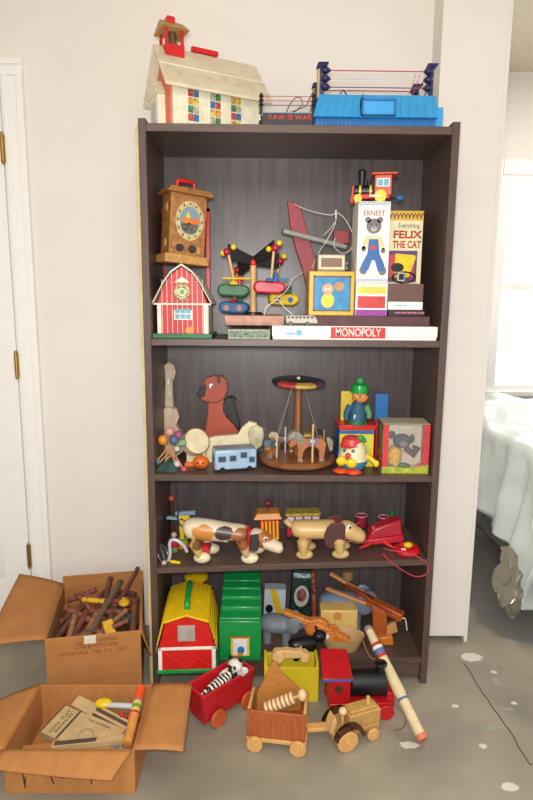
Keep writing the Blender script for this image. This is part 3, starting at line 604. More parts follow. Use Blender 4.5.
G().box(w, w+.002, -dpt+.004, dpt-.004, .014, ev-.002).make('side_wall', WHB, ba)
wr_ = G(Matrix.Translation((0, -dpt-.002, h*.64)) @ rx(PI/2)).torus((0, 0, 0), .019, .0065).make('wreath', mat('wreath_cream', (214, 206, 150), .6, var=.3, scale=150), ba); G().ell(0, h*.64, .014, .014, -dpt-.0012, -dpt).make('wreath_centre', WHB, ba); G().ell(0, h*.64, .008, .008, -dpt-.0022, -dpt-.001).make('wreath_print', mat('leaf_print', (120, 160, 90), .6), ba)
g = G().box(-.026, .03, -dpt-.002, -dpt, h*.255, h*.385).make('window', WHB, ba)
for i in range(2):
    for j in range(3): G().box(-.022+j*.0165, -.008+j*.0165, -dpt-.003, -dpt-.002, h*.27+i*.0155*1.1, h*.27+.0135+i*.0155*1.1).make('pane', mat('pane_teal', (110, 170, 190), .3), g)
G().ell(.02, .024, .012, .01, -dpt-.0008, -dpt).ell(.03, .03, .005, .008, -dpt-.0012, -dpt).make('hen_print', mat('hen', (214, 150, 70), .6), ba)
zr = zA+h+.0055
# cuckoo clock balanced on the barn ridge
ck = thing('cuckoo_clock', 'brown toy cuckoo clock with round picture dial and red handle above the barn', 'toy clock', (P(182, 262, .1).x, .1, zr), 0, rot=(0, math.radians(4), math.radians(30))); ck.scale = (.94, 1, 1)
CK = mat('clock_brown', (170, 114, 58), .5, var=.16, scale=60); CK2 = mat('clock_tan', (196, 146, 80), .5, var=.12, scale=50)
G().box(-.076, .076, -.042, .042, 0, .026).make('base', CK2, ck, .002)
G().box(-.062, .062, -.034, .036, .026, .205).make('case', CK, ck, .002)
G().hexa([(-.08, -.05, .205), (.08, -.05, .205), (.08, .05, .205), (-.08, .05, .205), (-.066, -.042, .222), (.066, -.042, .222), (.066, .042, .222), (-.066, .042, .222)]).make('roof', CK, ck, .001)
g = G(); g.tube(smooth([(-.03, 0, .218), (-.029, 0, .242), (-.022, 0, .248), (.022, 0, .248), (.029, 0, .242), (.03, 0, .218)]), .006, 8); g.make('handle', RED, ck)
dz = .128; dl = G().ell(.004, dz, .049, .058, -.0365, -.034, 32).make('dial', mat('dial_ring', (206, 186, 130), .5, var=.15, scale=80), ck)
for k in range(12): a = PI/6*k; G().box(.004+.042*math.cos(a)-.002, .004+.042*math.cos(a)+.002, -.0372, -.0364, dz+.05*math.sin(a)-.003, dz+.05*math.sin(a)+.003).make('hour_mark', BLK, dl)
G().ell(.004, dz, .035, .041, -.0372, -.0364, 28).make('dial_picture', mat('dial_blue', (120, 150, 160), .5, spots=None), dl)
G().ell(.004, dz-.016, .029, .022, -.0378, -.037).make('picture_shape', mat('dial_grey', (104, 96, 88), .6, var=.3, scale=90), dl); G().ell(.018, dz-.0, .02, .009, -.0382, -.0376).make('picture_shape', ORG, dl); G().ell(-.012, dz+.0, .014, .009, -.0386, -.038).make('picture_shape', mat('print_orange', (214, 126, 60), .5), dl); G().prism([(-.012, dz+.008), (-.004, dz+.028), (.006, dz+.008)], -.0386, -.038).make('picture_shape', YLP, dl)
for x in (-.026, .018): G().ell(x, .046, .014, .012, -.0352, -.034).make('carved_leaf', mat('leaf_black', (56, 44, 40), .5, var=.3, scale=120), ck)
G().ell(.04, .044, .006, .01, -.0356, -.034).make('carved_leaf', CK2, ck)
for zz in (.06, .165): G().sph((-.063, 0, zz), .012, (.3, 1, 1.2), 10).make('side_carving', CK2, ck)
# slate with red frame behind
sl = thing('toy_slate', 'red framed toy slate standing behind the cuckoo clock', 'toy slate', (P(183, 330, .26).x, .265, zA), 0)
xs0, xs1 = P(160, 240, .26).x-sl.location.x, P(210, 240, .26).x-sl.location.x; hs = P(205, 208, .26).z-zA
G().box(xs0+.01, xs1-.01, -.003, .004, .01, hs-.01).make('slate_board', BLK, sl)
g = G()
for b_ in ((xs0, xs0+.014, 0, hs), (xs1-.014, xs1, 0, hs), (xs0, xs1, 0, .014), (xs0, xs1, hs-.014, hs)): g.box(b_[0], b_[1], -.007, .006, b_[2], b_[3])
g.make('frame', RED, sl, .002)
# ------------------------------------------------------------------ middle shelf (zB)
def slabcut(name, m, parent, pts, Y, y0, y1, bev=.002, zfloor=None):
    o_ = XF[parent.name].translation; pt = px(pts, Y)
    if zfloor is not None: pt = [(x, max(z, zfloor)) for x, z in pt]
    return G().prism(pt, y0, y1).make(name, m, parent, bev, world=True)
gt = thing('toy_guitar', 'small pale wooden toy guitar wrapped in clear plastic in the left corner', 'toy guitar', (P(170, 460, .22).x, .22, zB))
GW = mat('guitar_wood', (200, 176, 146), .5, var=.06)
slabcut('head', GW, gt, [(164, 366), (168, 362), (174, 365), (176, 372), (174, 380), (165, 380), (162, 373)], .24, .235, .25)
slabcut('neck', GW, gt, [(165.5, 378), (172.5, 378), (173.5, 412), (164.5, 412)], .23, .225, .237)
slabcut('body', GW, gt, [(161, 410), (168, 406), (177, 408), (180, 416), (177, 424), (183, 434), (184, 450), (176, 470), (163, 470), (157, 455), (158, 440), (163, 426), (159, 418)], .22, .2, .235, zfloor=zB)
g = G(); c_ = [P(170, 468, .21), P(170, 450, .21), P(170, 430, .21), P(169, 415, .21), P(169, 395, .22), P(169, 372, .23), P(169, 362, .235)]; c_[0].z = zB+.002
g.tube(smooth(c_, 3), [.04, .041, .042, .042, .042, .041, .04, .036, .034, .034, .033, .03, .026, .025, .026, .026, .022, .016, .006], 16, flat=.7)
for v in g.b.verts: v.co += noise.noise_vector(v.co*60)*.005
for v in g.b.verts: v.co.x = max(v.co.x, T+.004); v.co.y = min(v.co.y, .296)
g.make('plastic_wrap', sheetmat('wrap', (200, 200, 195), .16, .1), gt, world=True)
# construction toy of balls and rods
ct = thing('rod_and_ball_toy', 'wooden construction toy of coloured balls on thin rods in the left corner', 'construction toy', (P(170, 475, .06).x, .07, zB))
def ball(x, y, r, c, Y=.06): G().sph(P(x, y, Y), r).make('ball', mat('ball_%d_%d_%d' % c, c, .35), ct, world=True)
for a in ((163, 440, .0165, (226, 140, 34)), (169.5, 431.5, .0155, (210, 150, 134)), (174, 440, .016, (84, 96, 130)), (178.5, 434.5, .013, (150, 84, 120)), (156.5, 461, .012, (90, 130, 140)), (184, 470, .013, (190, 70, 90)), (177, 464, .012, (214, 180, 170)), (162.5, 476, .0095, (206, 96, 70)), (178, 475.5, .0105, (70, 150, 140)), (177, 449, .01, (190, 190, 180))): ball(*a)
RD = mat('rod_wood', (184, 134, 92), .5)
for a, b in (((162.5, 476), (169, 446)), ((169, 446), (157, 461)), ((169, 446), (184, 470)), ((166, 460), (178, 449)), ((152, 470), (170, 452)), ((177, 464), (163, 440)), ((171, 448), (178, 475))): G().cyl(P(*a, .06), P(*b, .06), .003, n=8).make('rod', RD, ct, world=True)
g = G(); p_ = P(171, 472, .075); g.hexa([(p_.x-.05, .03, zB), (p_.x+.03, .03, zB), (p_.x+.04, .13, zB), (p_.x-.04, .13, zB), (p_.x-.02, .06, zB+.028), (p_.x+.01, .06, zB+.028), (p_.x+.02, .1, zB+.03), (p_.x-.02, .1, zB+.03)]); g.make('base_block', mat('dark_teal', (50, 84, 80), .4, var=.2), ct, .004, world=True)
g = G(); p_ = P(181, 443, .08); g.hexa([p_+Vector(v_)*.014 for v_ in ((-1.2, -.6, -.8), (1.3, -.6, -.4), (1.3, .6, -.4), (-1.2, .6, -.8), (-1, -.6, .6), (1, -.6, 1), (1, .6, 1), (-1, .6, .6))]); g.make('green_block', mat('pale_green', (120, 156, 110), .5), ct, .003, world=True)
# cream drum toy: tilted cylinder over a block
dt = thing('toy_drum', 'cream tilted wooden disc drum on a cream block near the left corner', 'toy drum', (P(196, 470, .13).x, .13, zB))
a, b = P(199, 437, .10), P(190, 444, .15); d = (b-a).normalized()
a = P(197, 441, .105); nrm = Vector((.45, -.75, .45)).normalized()
G().cyl(a, a-nrm*.035, .044, n=32).make('drum_shell', CRM, dt, .003, world=True)
G().torus(a, .0435, .0016, frame(nrm) and Matrix((frame(nrm)[0], frame(nrm)[1], nrm)).transposed().to_4x4(), 30, 6).make('drum_rim', mat('rim_brown', (140, 96, 56), .5), dt, world=True)
x0, x1, za, zb = rect(187, 473, 206, 449, .12); G().box(x0, x1, .11, .16, zB, zb).make('block', CRM, dt, .003, world=True)
pu = thing('toy_pumpkin', 'small orange jack-o-lantern ball in front of the cream drum', 'toy pumpkin', (P(201, 470, .07).x, .07, zB))
G().sph((0, 0, .022), .0245, (1.1, 1, .9), 20).make('shell', ORG, pu); G().cyl((0, 0, .042), (.002, 0, .05), .003, n=8).make('stem', BRW, pu)
for x, z in ((-.009, .026), (.009, .026)): G().prism([(x-.004, z-.003), (x+.004, z-.003), (x, z+.004)], -.026, -.021).make('eye', BLK, pu)
G().prism([(-.01, .016), (0, .011), (.01, .016), (0, .014)], -.026, -.019).make('mouth', BLK, pu)
G().cyl((-.05, .005, .012), (-.022, .0, .014), .009, n=12).make('orange_peg', ORG, pu)
# flat wooden dog
dg_ = thing('wooden_dog', 'flat rust brown wooden sitting dog with black nose and ear at the back', 'wooden dog', (P(220, 440, .22).x, .22, zB))
RUST = mat('rust_paint', (168, 70, 44), .5, var=.08, scale=20)
body = [(204, 437), (208, 415), (208.5, 402), (203, 400), (199, 396), (197, 393), (203, 385), (206, 378), (213, 375.5), (222, 375.5), (227, 380), (228, 389), (225, 396), (224, 402), (226, 416), (234, 424), (240, 433), (243, 470), (203, 470)]
slabcut('body', RUST, dg_, body, .22, .21, .232, zfloor=zB)
slabcut('back_patch', BLK, dg_, [(226, 399), (231, 397), (235, 405), (240, 426), (239, 430), (229, 420), (223, 412), (223, 404)], .2, .204, .2095)
slabcut('nose', BLK, dg_, [(196.5, 393.5), (200, 389), (205, 384), (206, 388), (204, 397), (199, 398)], .2, .206, .21)
slabcut('ear', mat('olive_ear', (74, 66, 40), .6), dg_, [(217, 376), (220.5, 376), (220, 384), (217, 383)], .2, .206, .21, .001)
G().ell(P(211, 386, .205).x, P(211, 386, .205).z, .0065, .0085, .2075, .21).make('eye', WHT, dg_, world=True)
G().ell(P(212, 387, .205).x, P(212, 387, .205).z, .003, .004, .206, .2075).make('pupil', BLK, dg_, world=True)
G().tube(smooth([P(227, 398, .22), P(231, 396, .22), (P(234, 397, .22)), P(236, 400, .22)]), .003, 8).make('tail', BLK, dg_, world=True)
G().tube(smooth([P(208, 402, .207), P(216, 402.5, .207), P(225, 398, .207)]), .0015, 6).make('collar', mat('collar', (90, 60, 30), .6), dg_, world=True)
# cream rocking horse board
ch_ = thing('wooden_horse', 'cream wooden pull horse lying behind the blue camper toy', 'wooden horse', (P(232, 450, .15).x, .15, zB))
slabcut('body', CRM, ch_, [(205, 439), (215, 436), (238, 434), (242, 427), (249, 421), (257, 423), (258, 430), (256, 446), (250, 448), (246, 470), (206, 470)], .15, .14, .165, zfloor=zB)
slabcut('mane', mat('cream_mane', (206, 196, 160), .7, var=.15), ch_, [(250, 428), (257, 425), (263, 428), (264, 436), (262, 446), (256, 450), (250, 443), (248, 434)], .13, .126, .14, .004)
# camper toy
cp = thing('toy_camper', 'pale blue tin camper bus toy with dark windows', 'toy bus', (P(234, 470, .05).x, .065, zB), math.radians(14))
CB = mat('camper_blue', (160, 188, 212), .35, .1, var=.05); L_, hh = .068, .072
bd = G().box(-L_, L_, -.03, .03, .008, hh).make('body', CB, cp, .005)
G().box(-L_+.003, L_-.003, -.028, .028, hh-.001, hh+.004).make('roof', mat('camper_roof', (122, 132, 142), .4), cp, .002)
for x, w_, z in ((-.045, .011, .036), (-.01, .0095, .037), (.025, .0095, .046), (.052, .008, .03)):
    f_ = G().box(x-w_-.002, x+w_+.002, -.0312, -.03, z-.002, z+.018).make('window_frame', mat('frame_blue', (110, 140, 170), .4), bd); G().box(x-w_, x+w_, -.0318, -.0312, z, z+.016).make('window', mat('window_dark', (62, 78, 88), .2), f_)
G().box(-L_-.001, -L_, -.02, .02, .034, .054).make('windscreen', mat('window_dark', (62, 78, 88), .2), bd)
for x in (-.044, .044):
    for s in (-1, 1): G().cyl((x, s*.031, .009), (x, s*.024, .009), .009, n=16).make('wheel', BLK, cp)
for s in (-1, 1): G().sph((-L_-.001, s*.02, .022), .004, (.5, 1, 1), 8).make('headlamp', RED, cp)
# merry-go-round
cx = P(297, 470, .14); mg = thing('merry_go_round', 'wooden merry-go-round toy with striped disc top and brown horses', 'merry-go-round', (cx.x, .15, zB))
R_ = .13; MGW = mat('varnished_wood', (146, 88, 50), .3, stretch=(1, 8, 1), var=.12, scale=14)
G().lathe([(.03, 0), (.03, .007), (R_-.006, .008), (R_, .014), (R_, .022), (R_-.006, .028), (0, .028)], n=44).make('platform', MGW, mg)
zt = P(299, 384, .15).z-zB
G().cyl((0, 0, .028), (0, 0, zt), .013, .011, 16).make('centre_post', BRW, mg)
cm = [(40, 40, 44), (186, 60, 60), (196, 160, 70), (96, 60, 90), (60, 60, 66), (170, 60, 60), (186, 150, 60), (80, 70, 84)]
tp = G(); Rt = .088; M = Matrix.Translation((0, 0, zt)) @ rx(.06) @ ry(.03)
mats_ = [mat('canopy_%d' % k, c, .45) for k, c in enumerate(cm)]
tp.M = M; n = 48
for k in range(n):
    a0, a1 = 2*PI*k/n-3.3, 2*PI*(k+1)/n-3.3
    for (ra_, z0_, rb_, z1_) in ((.001, 0, Rt-.004, 0), (Rt-.004, 0, Rt, .004), (Rt, .004, Rt, .012), (Rt, .012, Rt*.76, .017), (Rt*.76, .017, .001, .018)):
        tp.i = k*8//n if z1_ < .0175 else 0
        tp.f([tp.v((ra_*math.cos(a0), ra_*math.sin(a0), z0_)), tp.v((rb_*math.cos(a0), rb_*math.sin(a0), z1_)), tp.v((rb_*math.cos(a1), rb_*math.sin(a1), z1_)), tp.v((ra_*math.cos(a1), ra_*math.sin(a1), z0_))])
bmesh.ops.remove_doubles(tp.b, verts=tp.b.verts, dist=1e-5)
tp.make('canopy', mats_, mg); G(M).cyl((0, 0, .016), (0, 0, .024), .006).make('finial', WHT, mg)
for k in range(6):
    a = PI/3*k+.5; G().cyl((.02*math.cos(a), .02*math.sin(a), zt-.004), (.1*math.cos(a), .1*math.sin(a), .028), .0009, n=5).make('guy_string', mat('string', (170, 150, 120), .7), mg)
def horse(x, y, z, ang, body, mane, blanket, pole, s=1):
    M = Matrix.Translation((x, y, z)) @ Matrix.Rotation(ang, 4, 'Z') @ Matrix.Diagonal((s, s, s, 1))
    g = G(M); g.prism([(-.02, .0), (-.013, .0), (-.011, .016), (-.008, .024), (0, .03), (.012, .03), (.02, .024), (.022, .0), (.031, .0), (.034, .022), (.036, .038), (.028, .047), (-.008, .047), (-.016, .055), (-.028, .056), (-.036, .046), (-.041, .034), (-.037, .028), (-.03, .03), (-.025, .036), (-.022, .022)], -.009, .009)
    h = g.make('horse', body, mg, .003)
    G(M).prism([(-.018, .034), (-.026, .044), (-.034, .048), (-.041, .042), (-.043, .052), (-.034, .062), (-.022, .062), (-.013, .054), (-.011, .042)], -.0105, .0105).make('mane', mane, h, .002)
    G(M).prism([(.036, .046), (.042, .049), (.049, .042), (.05, .024), (.044, .018), (.04, .03)], -.006, .006).make('tail', mane, h, .002)
    G(M).prism([(-.004, .032), (.018, .033), (.02, .048), (-.002, .048)], -.0098, .0098).make('blanket', blanket, h, .001); G(M).sph((.007, -.0095, .042), .005, (1, .5, 1), 8).make('flower', WHT, h)
    for xx in (-.0165, .0265): G(M).box(xx-.0045, xx+.0045, -.0096, .0096, 0, .005).make('hoof', mane, h)
    G(M).cyl((.007, -.0125, -.004), (.007, -.0125, .078), .0023, n=8).make('pole', pole, h)
HB = mat('horse_brown', (170, 106, 62), .5, var=.06); MN = mat('grey_mane', (150, 148, 132), .8, var=.15, scale=80); MC_ = mat('cream_mane2', (196, 186, 150), .8, var=.15, scale=80); LAV = mat('lavender', (122, 112, 142), .6)
pf = P(308, 465, .07); horse(pf.x-cx.x, -.075, .0285, .06, HB, MN, LAV, OAK, 1.6)
horse(-.05, .035, .0285, .2, HB, MC_, LAV, mat('white_pole', (214, 206, 190), .5), 1.15)
horse(-.085, -.04, .0285, 1.1, HB, mat('teal_mane', (90, 120, 122), .8), TEAL, mat('white_pole', (214, 206, 190), .5), 1.05)
horse(.05, .075, .0285, PI, HB, mat('dark_mane', (52, 50, 52), .8), YLP, BRW, 1.1)
horse(.09, -.0, .0285, PI-.6, DKB, mat('dark_mane', (52, 50, 52), .8), LAV, OAK, 1.05)
# jack box with green capped clown
x0, x1, za, zb = rect(338, 473, 374, 425, .1); w = (x1-x0)/2; h = zb-zB
jb = thing('jack_in_the_box', 'red and blue trimmed yellow pop-up box with green-capped clown puppet', 'jack-in-the-box', ((x0+x1)/2+.002, .1+w, zB))
G().box(-w, w, -w, w, 0, h-.002).make('box', YEL, jb, .002)
LIME = mat('lime_yellow', (214, 208, 70), .45)
G().box(-w+.008, w-.006, -w-.001, -w, .01, h-.034).make('panel', LIME, jb); G().box(-w-.001, w+.001, -w-.0015, w, h-.03, h-.018).make('blue_band', BLP, jb); G().box(-w-.0015, -w+.0, -w, w, 0, h-.03).make('blue_side', BLU, jb)
G().box(-w-.004, w+.006, -w-.004, w+.003, h-.017, h).make('red_rim', RED, jb, .003)
x0, x1, za, zb = rect(340, 424, 356, 391, .17); G().box(x0-.0, x1+.02, .164, .171, zB+h, zb).make('lid', mat('lid_yellow', (216, 188, 44), .45), jb, .003, world=True)
pc = P(357, 420, .13); q = lambda x, y, Y=.13: P(x, y, Y)
zj = zB+h
g = G(); g.tube([(pc.x, .13, zj), (pc.x, .13, zj+.035), (pc.x+.002, .13, zj+.06), (pc.x+.004, .13, zj+.078)], [.04, .034, .028, .017], 18, flat=.8); pp = g.make('puppet_body', mat('puppet_blue', (44, 92, 120), .7, var=.15), jb, world=True)
g = G(); n = 14; g.tube([(pc.x, .13, zj), (pc.x, .13, zj+.014)], [.043, .036], 14, flat=.82); g.make('skirt', mat('puppet_green', (44, 120, 60), .6, var=.2, scale=80), pp, world=True)
G().box(pc.x-.016, pc.x+.008, .098, .104, zj+.01, zj+.034).make('white_apron', WHT, pp, .003, world=True)
G().tube([(pc.x-.025, .125, zj+.06), (pc.x-.038, .12, zj+.035), (pc.x-.038, .115, zj+.012)], [.011, .01, .008], 10).make('arm', mat('puppet_blue', (44, 92, 120), .7), pp, world=True); G().tube([(pc.x+.027, .125, zj+.06), (pc.x+.038, .12, zj+.035), (pc.x+.036, .115, zj+.018)], [.011, .01, .009], 10).make('arm', mat('sleeve_green', (90, 140, 90), .7), pp, world=True)
hc = Vector((pc.x+.004, .125, zj+.094)); hd = G().sph(hc, .024, (1, .9, .8), 18).make('head', mat('clown_face', (214, 170, 90), .6), pp, world=True)
g = G()
for k in range(16): a = random.uniform(-.3, PI+.3); g.sph(hc+Vector((math.cos(a)*.02, -.016, -abs(math.sin(a))*.013-.003)), .0065, n=8)
g.make('beard', mat('beard_tan', (190, 120, 60), .8), hd, world=True); G().sph(hc+Vector((-.001, -.022, 0)), .006, n=10).make('nose', mat('nose', (196, 90, 70), .5), hd, world=True)
for s in (-1, 1): G().sph(hc+Vector((s*.009, -.019, .008)), .003, n=8).make('eye', BLK, hd, world=True)
ht = G().lathe([(.029, .0), (.03, .008), (.027, .024), (.018, .03), (.0, .031)], hc+Vector((0, 0, .01)), 24).make('cap', GRN, hd, world=True); G().sph(hc+Vector((.001, 0, .048)), .012).make('cap_pompom', mat('pompom', (60, 150, 80), .8), ht, world=True)
# egg-shaped pull toy
eg = thing('egg_toy', 'round egg-bodied cream toy with red cap, yellow bow tie and orange shoes', 'toy figure', (P(353, 472, .04).x, .055, zB), -.1); eg.scale = (1.1, 1.1, 1.08)
G().lathe([(.02, 0), (.034, .006), (.042, .022), (.043, .032)], (0, 0, .006), 28).make('trousers', mat('egg_blue', (52, 124, 160), .4), eg)
bd = G().lathe([(.0435, 0), (.042, .016), (.037, .034), (.028, .052), (.016, .062), (0, .066)], (0, 0, .037), 28).make('egg_body', mat('egg_cream', (226, 212, 170), .35), eg)
G().lathe([(.034, 0), (.03, .008), (.028, .02), (.02, .026), (0, .027)], (-.004, 0, .08), 24).make('cap', mat('cap_red', (206, 64, 62), .4), eg); G(Matrix.Translation((-.016, -.02, .082)) @ rx(.15)).sph((0, 0, 0), .024, (1, .9, .14), 16).make('cap_brim', mat('cap_red', (206, 64, 62), .4), eg)
G().sph((.02, -.01, .104), .012, (1, .6, .7), 12).sph((.03, -.006, .096), .008, (1, .6, 1), 10).make('leaf', GRN, eg)
for x in (-.026, -.002): G().sph((x, -.0375+abs(x)*.3, .07), .0055, (1, .5, 1.1), 10).make('eye', TEAL, eg)
G().sph((-.016, -.042, .058), .0085).make('nose', mat('nose_red', (214, 70, 50), .4), eg); G().tube(smooth([(-.028, -.036, .052), (-.016, -.043, .047), (-.004, -.042, .052)]), .0015, 6).make('mouth', RED, eg)
g = G(); g.sph((-.034, -.038, .04), .014, (1.1, .6, 1)); g.sph((-.006, -.046, .036), .014, (1.1, .6, 1)); g.sph((-.02, -.044, .038), .006); g.make('bow_tie', YEL, eg)
for x, y in ((-.034, -.035), (.0, -.042)): G().sph((x, y, .009), .016, (1.5, 1.2, .55), 14).make('shoe', mat('shoe_orange', (222, 74, 30), .35), eg)
G().tube([(.036, -.005, .05), (.052, -.012, .042), (.062, -.018, .034)], [.009, .008, .006], 10).make('arm', YEL, eg); G().sph((.066, -.02, .03), .009, (1, .7, 1.2), 10).make('hand', YLP, eg)
# window box with plush toy
x0, x1, za, zb = rect(382, 473, 431, 424, .03); w = (x1-x0)/2; h = zb-zB
wb = thing('window_toy_box', 'red and cream display box with clear window and plush toy inside', 'toy box', ((x0+x1)/2, .03+.05, zB), -.03); d = .05
INN = mat('box_inner', (222, 214, 184), .7, var=.05); RC = mat('card_red', (204, 52, 56), .5)
G().box(-w, w, d-.002, d, 0, h).make('back_card', INN, wb); G().box(-w, w, -d, d, 0, .002).make('bottom_card', INN, wb); G().box(-w, w, -d, d, h-.0015, h).make('top_card', mat('top_card', (190, 182, 150), .5), wb)
G().box(-w, -w+.0015, -d, d, .002, h-.0015).make('side_card', mat('side_print', (150, 140, 100), .6, var=.3, scale=50), wb); G().box(w-.0015, w, -d, d, .002, h-.0015).make('side_card', RC, wb)
for xa, xb in ((-w, -w+.018), (w-.018, w)): G().box(xa, xb, -d-.001, -d, .0, h-.004).make('front_card', RC, wb)
g = G(); g.prism([(-w, 0), (w, 0), (w, .03), (w*.4, .022), (0, .017), (-w*.5, .022), (-w, .02)], -d-.0016, -d-.001); g.make('front_strip', mat('strip_lime', (178, 186, 60), .5, var=.15, scale=60), wb)
G().box(-w+.018, w-.018, -d-.0004, -d, .017, h-.003).make('window', GLASS, wb)
py = thing('plush_toy', 'dark headed plush toy in a yellow outfit inside the display box', 'plush toy', (wb.location.x-.01, wb.location.y, zB+.0025), 0)
FUR = mat('plush_dark', (70, 68, 74), .9, var=.15, scale=120); YF_ = mat('plush_yellow', (216, 168, 40), .8, var=.15, scale=120)
G().tube([(-.02, 0, .012), (-.02, 0, .045), (-.008, 0, .07)], [.03, .034, .022], 16, flat=.8).make('outfit', YF_, py); G().sph((.006, -.006, .094), .027, (1.1, .9, .85)).make('head', FUR, py); G().sph((.006, -.03, .088), .012, (1.2, .7, .8)).make('muzzle', mat('plush_grey', (110, 112, 118), .9), py)
G().tube([(.02, -.005, .07), (.045, -.01, .05), (.052, -.012, .075)], [.011, .012, .014], 10).make('arm', mat('plush_violet', (84, 60, 72), .9), py); G().tube([(-.045, -.005, .06), (-.058, -.01, .03), (-.05, -.012, .02)], [.012, .011, .009], 10).make('arm', RC, py)
for x in (-.035, .01): G().sph((x, -.018, .012), .016, (1.6, 1.1, .75), 12).make('foot', mat('plush_green', (70, 96, 60), .9), py)
G().sph((-.026, 0, .112), .012, (1, .5, 1.1)).make('ear', FUR, py); G().sph((.04, 0, .1), .011, (.8, .5, 1.3)).make('ear', FUR, py)
G().tube(smooth([(.05, -.03, .012), (.056, -.03, .022), (.064, -.03, .014), (.06, -.028, .006)]), .005, 8).make('red_bow', RC, py)
# pop-up box behind, its blue lid raised
x0, x1, za, zb = rect(374, 473, 410, 424, .16)
pb2 = thing('pop_up_box', 'red pop-up toy box with raised blue lid behind the display box', 'pop-up box', ((x0+x1)/2, .16+.045, zB)); w = (x1-x0)/2; h = zb-zB
G().box(-w, w, -.045, .045, 0, h).make('box', RED, pb2, .002); x2, x3, z2_, z3_ = rect(377, 424, 392, 396, .19)
G().box(x2, x3, .235, .243, zB+h-.002, z3_).make('lid', BLU, pb2, .003, world=True)
# ------------------------------------------------------------------ third shelf (sloping, zC)
def onC(x, y): return P(x, y, .1)
def rotC(rz=0): return (0, -aC, rz)
HCOL = mat('hound_coat', (222, 208, 178), .35, var=.03, spots=[((-.062, -.03, .085), (.03, .05, .022), (196, 130, 60), .5), ((-.002, -.03, .083), (.026, .05, .018), (70, 50, 46), .5), ((.05, -.03, .075), (.03, .05, .02), (150, 90, 52), .5), ((-.078, -.03, .05), (.018, .05, .02), (206, 160, 70), .5), ((.02, -.04, .055), (.016, .03, .012), (84, 56, 44), .5)])
hp = P(225, 560, .07)
hn = thing('pull_dog', 'cream hound pull toy with black and brown patches', 'pull toy', (P(227, 560, .05).x, .055, zC(P(227, 560, .05).x)+.001), 0, rot=rotC(-.06)); hn.scale = (1.13, 1.15, 1.18)
g = G(); g.tube(smooth([(-.125, 0, .088), (-.115, 0, .09), (-.085, 0, .088), (-.03, 0, .082), (.02, 0, .074), (.05, 0, .07), (.065, 0, .066)], 3), [.006, .012, .02, .027, .031, .033, .034, .034, .033, .032, .031, .031, .031, .031, .031, .03, .028, .02, .01], 22, flat=.9); g.make('body', HCOL, hn)
for x, y, s, m_ in ((-.078, -.03, 1, mat('leg_spot', (214, 184, 110), .4, spots=[((-.07, -.04, .06), (.02, .05, .014), (120, 84, 50), .5)])), (.06, -.034, 1, mat('leg_brown', (206, 170, 130), .4, spots=[((.05, -.04, .064), (.02, .05, .016), (150, 84, 50), .5)])), (-.06, .03, 1, HCOL), (.075, .03, 1, HCOL)):
    g = G(); g.tube([(x-.006, y, .07), (x-.008, y, .058), (x-.002, y, .04), (x+.004, y, .02)], [.016, .03, .024, .015], 16, flat=.55); l = g.make('leg', m_, hn)
    G().sph((x+.01, y, .0155), .016, (1.6, 1.05, .97), 16).make('foot', mat('foot_cream', (226, 214, 176), .35), l); G().cyl((x, y-.014, .03), (x, y-.018, .03), .004, n=8).make('pin', BLK, l)
HHC = mat('hound_head', (224, 206, 176), .35, spots=[((.116, -.02, .073), (.028, .05, .012), (176, 106, 56), .5), ((.1, -.02, .052), (.01, .05, .02), (160, 96, 54), .5)])
g = G(); g.tube(smooth([(.07, -.01, .068), (.085, -.012, .068), (.105, -.012, .062), (.125, -.014, .05), (.15, -.015, .038), (.166, -.015, .034)], 3), [.008, .02, .026, .028, .028, .028, .027, .026, .025, .023, .021, .02, .019, .018, .014, .006], 20, flat=.85); h_ = g.make('head', HHC, hn)
G().sph((.166, -.016, .042), .007, (.8, 1, .8), 10).make('nose', BLK, h_)
G().prism([(.074, .084), (.098, .088), (.1, .058), (.094, .04), (.08, .036), (.072, .05)], -.044, -.036).make('ear', mat('ear_black', (52, 44, 46), .6), h_, .003)
G().prism([(.074, .084), (.098, .088), (.1, .058), (.094, .04), (.08, .036), (.072, .05)], .012, .02).make('ear', mat('ear_black', (52, 44, 46), .6), h_, .003)
G().sph((.117, -.034, .07), .007, (1, .5, 1), 12).make('eye', WHT, h_); G().sph((.118, -.037, .07), .004, (1, .5, 1), 10).make('pupil', BLK, h_)
G().torus((.069, -.006, .066), .028, .0045, ry(PI/2)).make('collar', RED, hn); G().tube(smooth([(-.122, 0, .09), (-.136, 0, .104), (-.14, 0, .122), (-.135, 0, .14)]), .002, 6).make('spring_tail', BLK, hn)
for x in (-.06, .06): G().cyl((x-.002, -.02, .03), (x-.002, .02, .03), .015, n=18).make('drive_wheel', RDP, hn)
# tan dog
xq = P(327, 555, .08).x
td = thing('pull_dog', 'tan plastic dog pull toy with dark brown floppy ears', 'pull toy', (xq, .06, zC(xq)+.001), 0, rot=rotC(-.03)); td.scale = (1.15, 1.08, 1.08); TAN = mat('tan_plastic', (206, 172, 114), .35, var=.03)
g = G(); g.tube(smooth([(-.105, 0, .088), (-.095, 0, .088), (-.06, 0, .083), (0, 0, .082), (.025, 0, .082)], 3), [.006, .016, .022, .028, .031, .033, .034, .034, .034, .034, .034, .032, .02], 22, flat=.85); g.make('body', TAN, td)
G().tube(smooth([(-.095, 0, .092), (-.11, 0, .1), (-.12, 0, .114)]), .008, 10).make('tail', TAN, td)
for x, y in ((-.072, -.03), (.03, -.03), (-.06, .03), (.04, .03)):
    g = G(); g.tube([(x, y, .066), (x, y, .056), (x, y, .04), (x+.002, y, .018)], [.016, .028, .026, .02], 16, flat=.6); l = g.make('leg', TAN, td); G().sph((x+.004, y, .0148), .016, (1.55, 1.05, .92), 16).make('foot', TAN, l); G().cyl((x-.004, y-.018, .05), (x-.004, y-.021, .05), .005, n=10).make('pin', CRM, l)
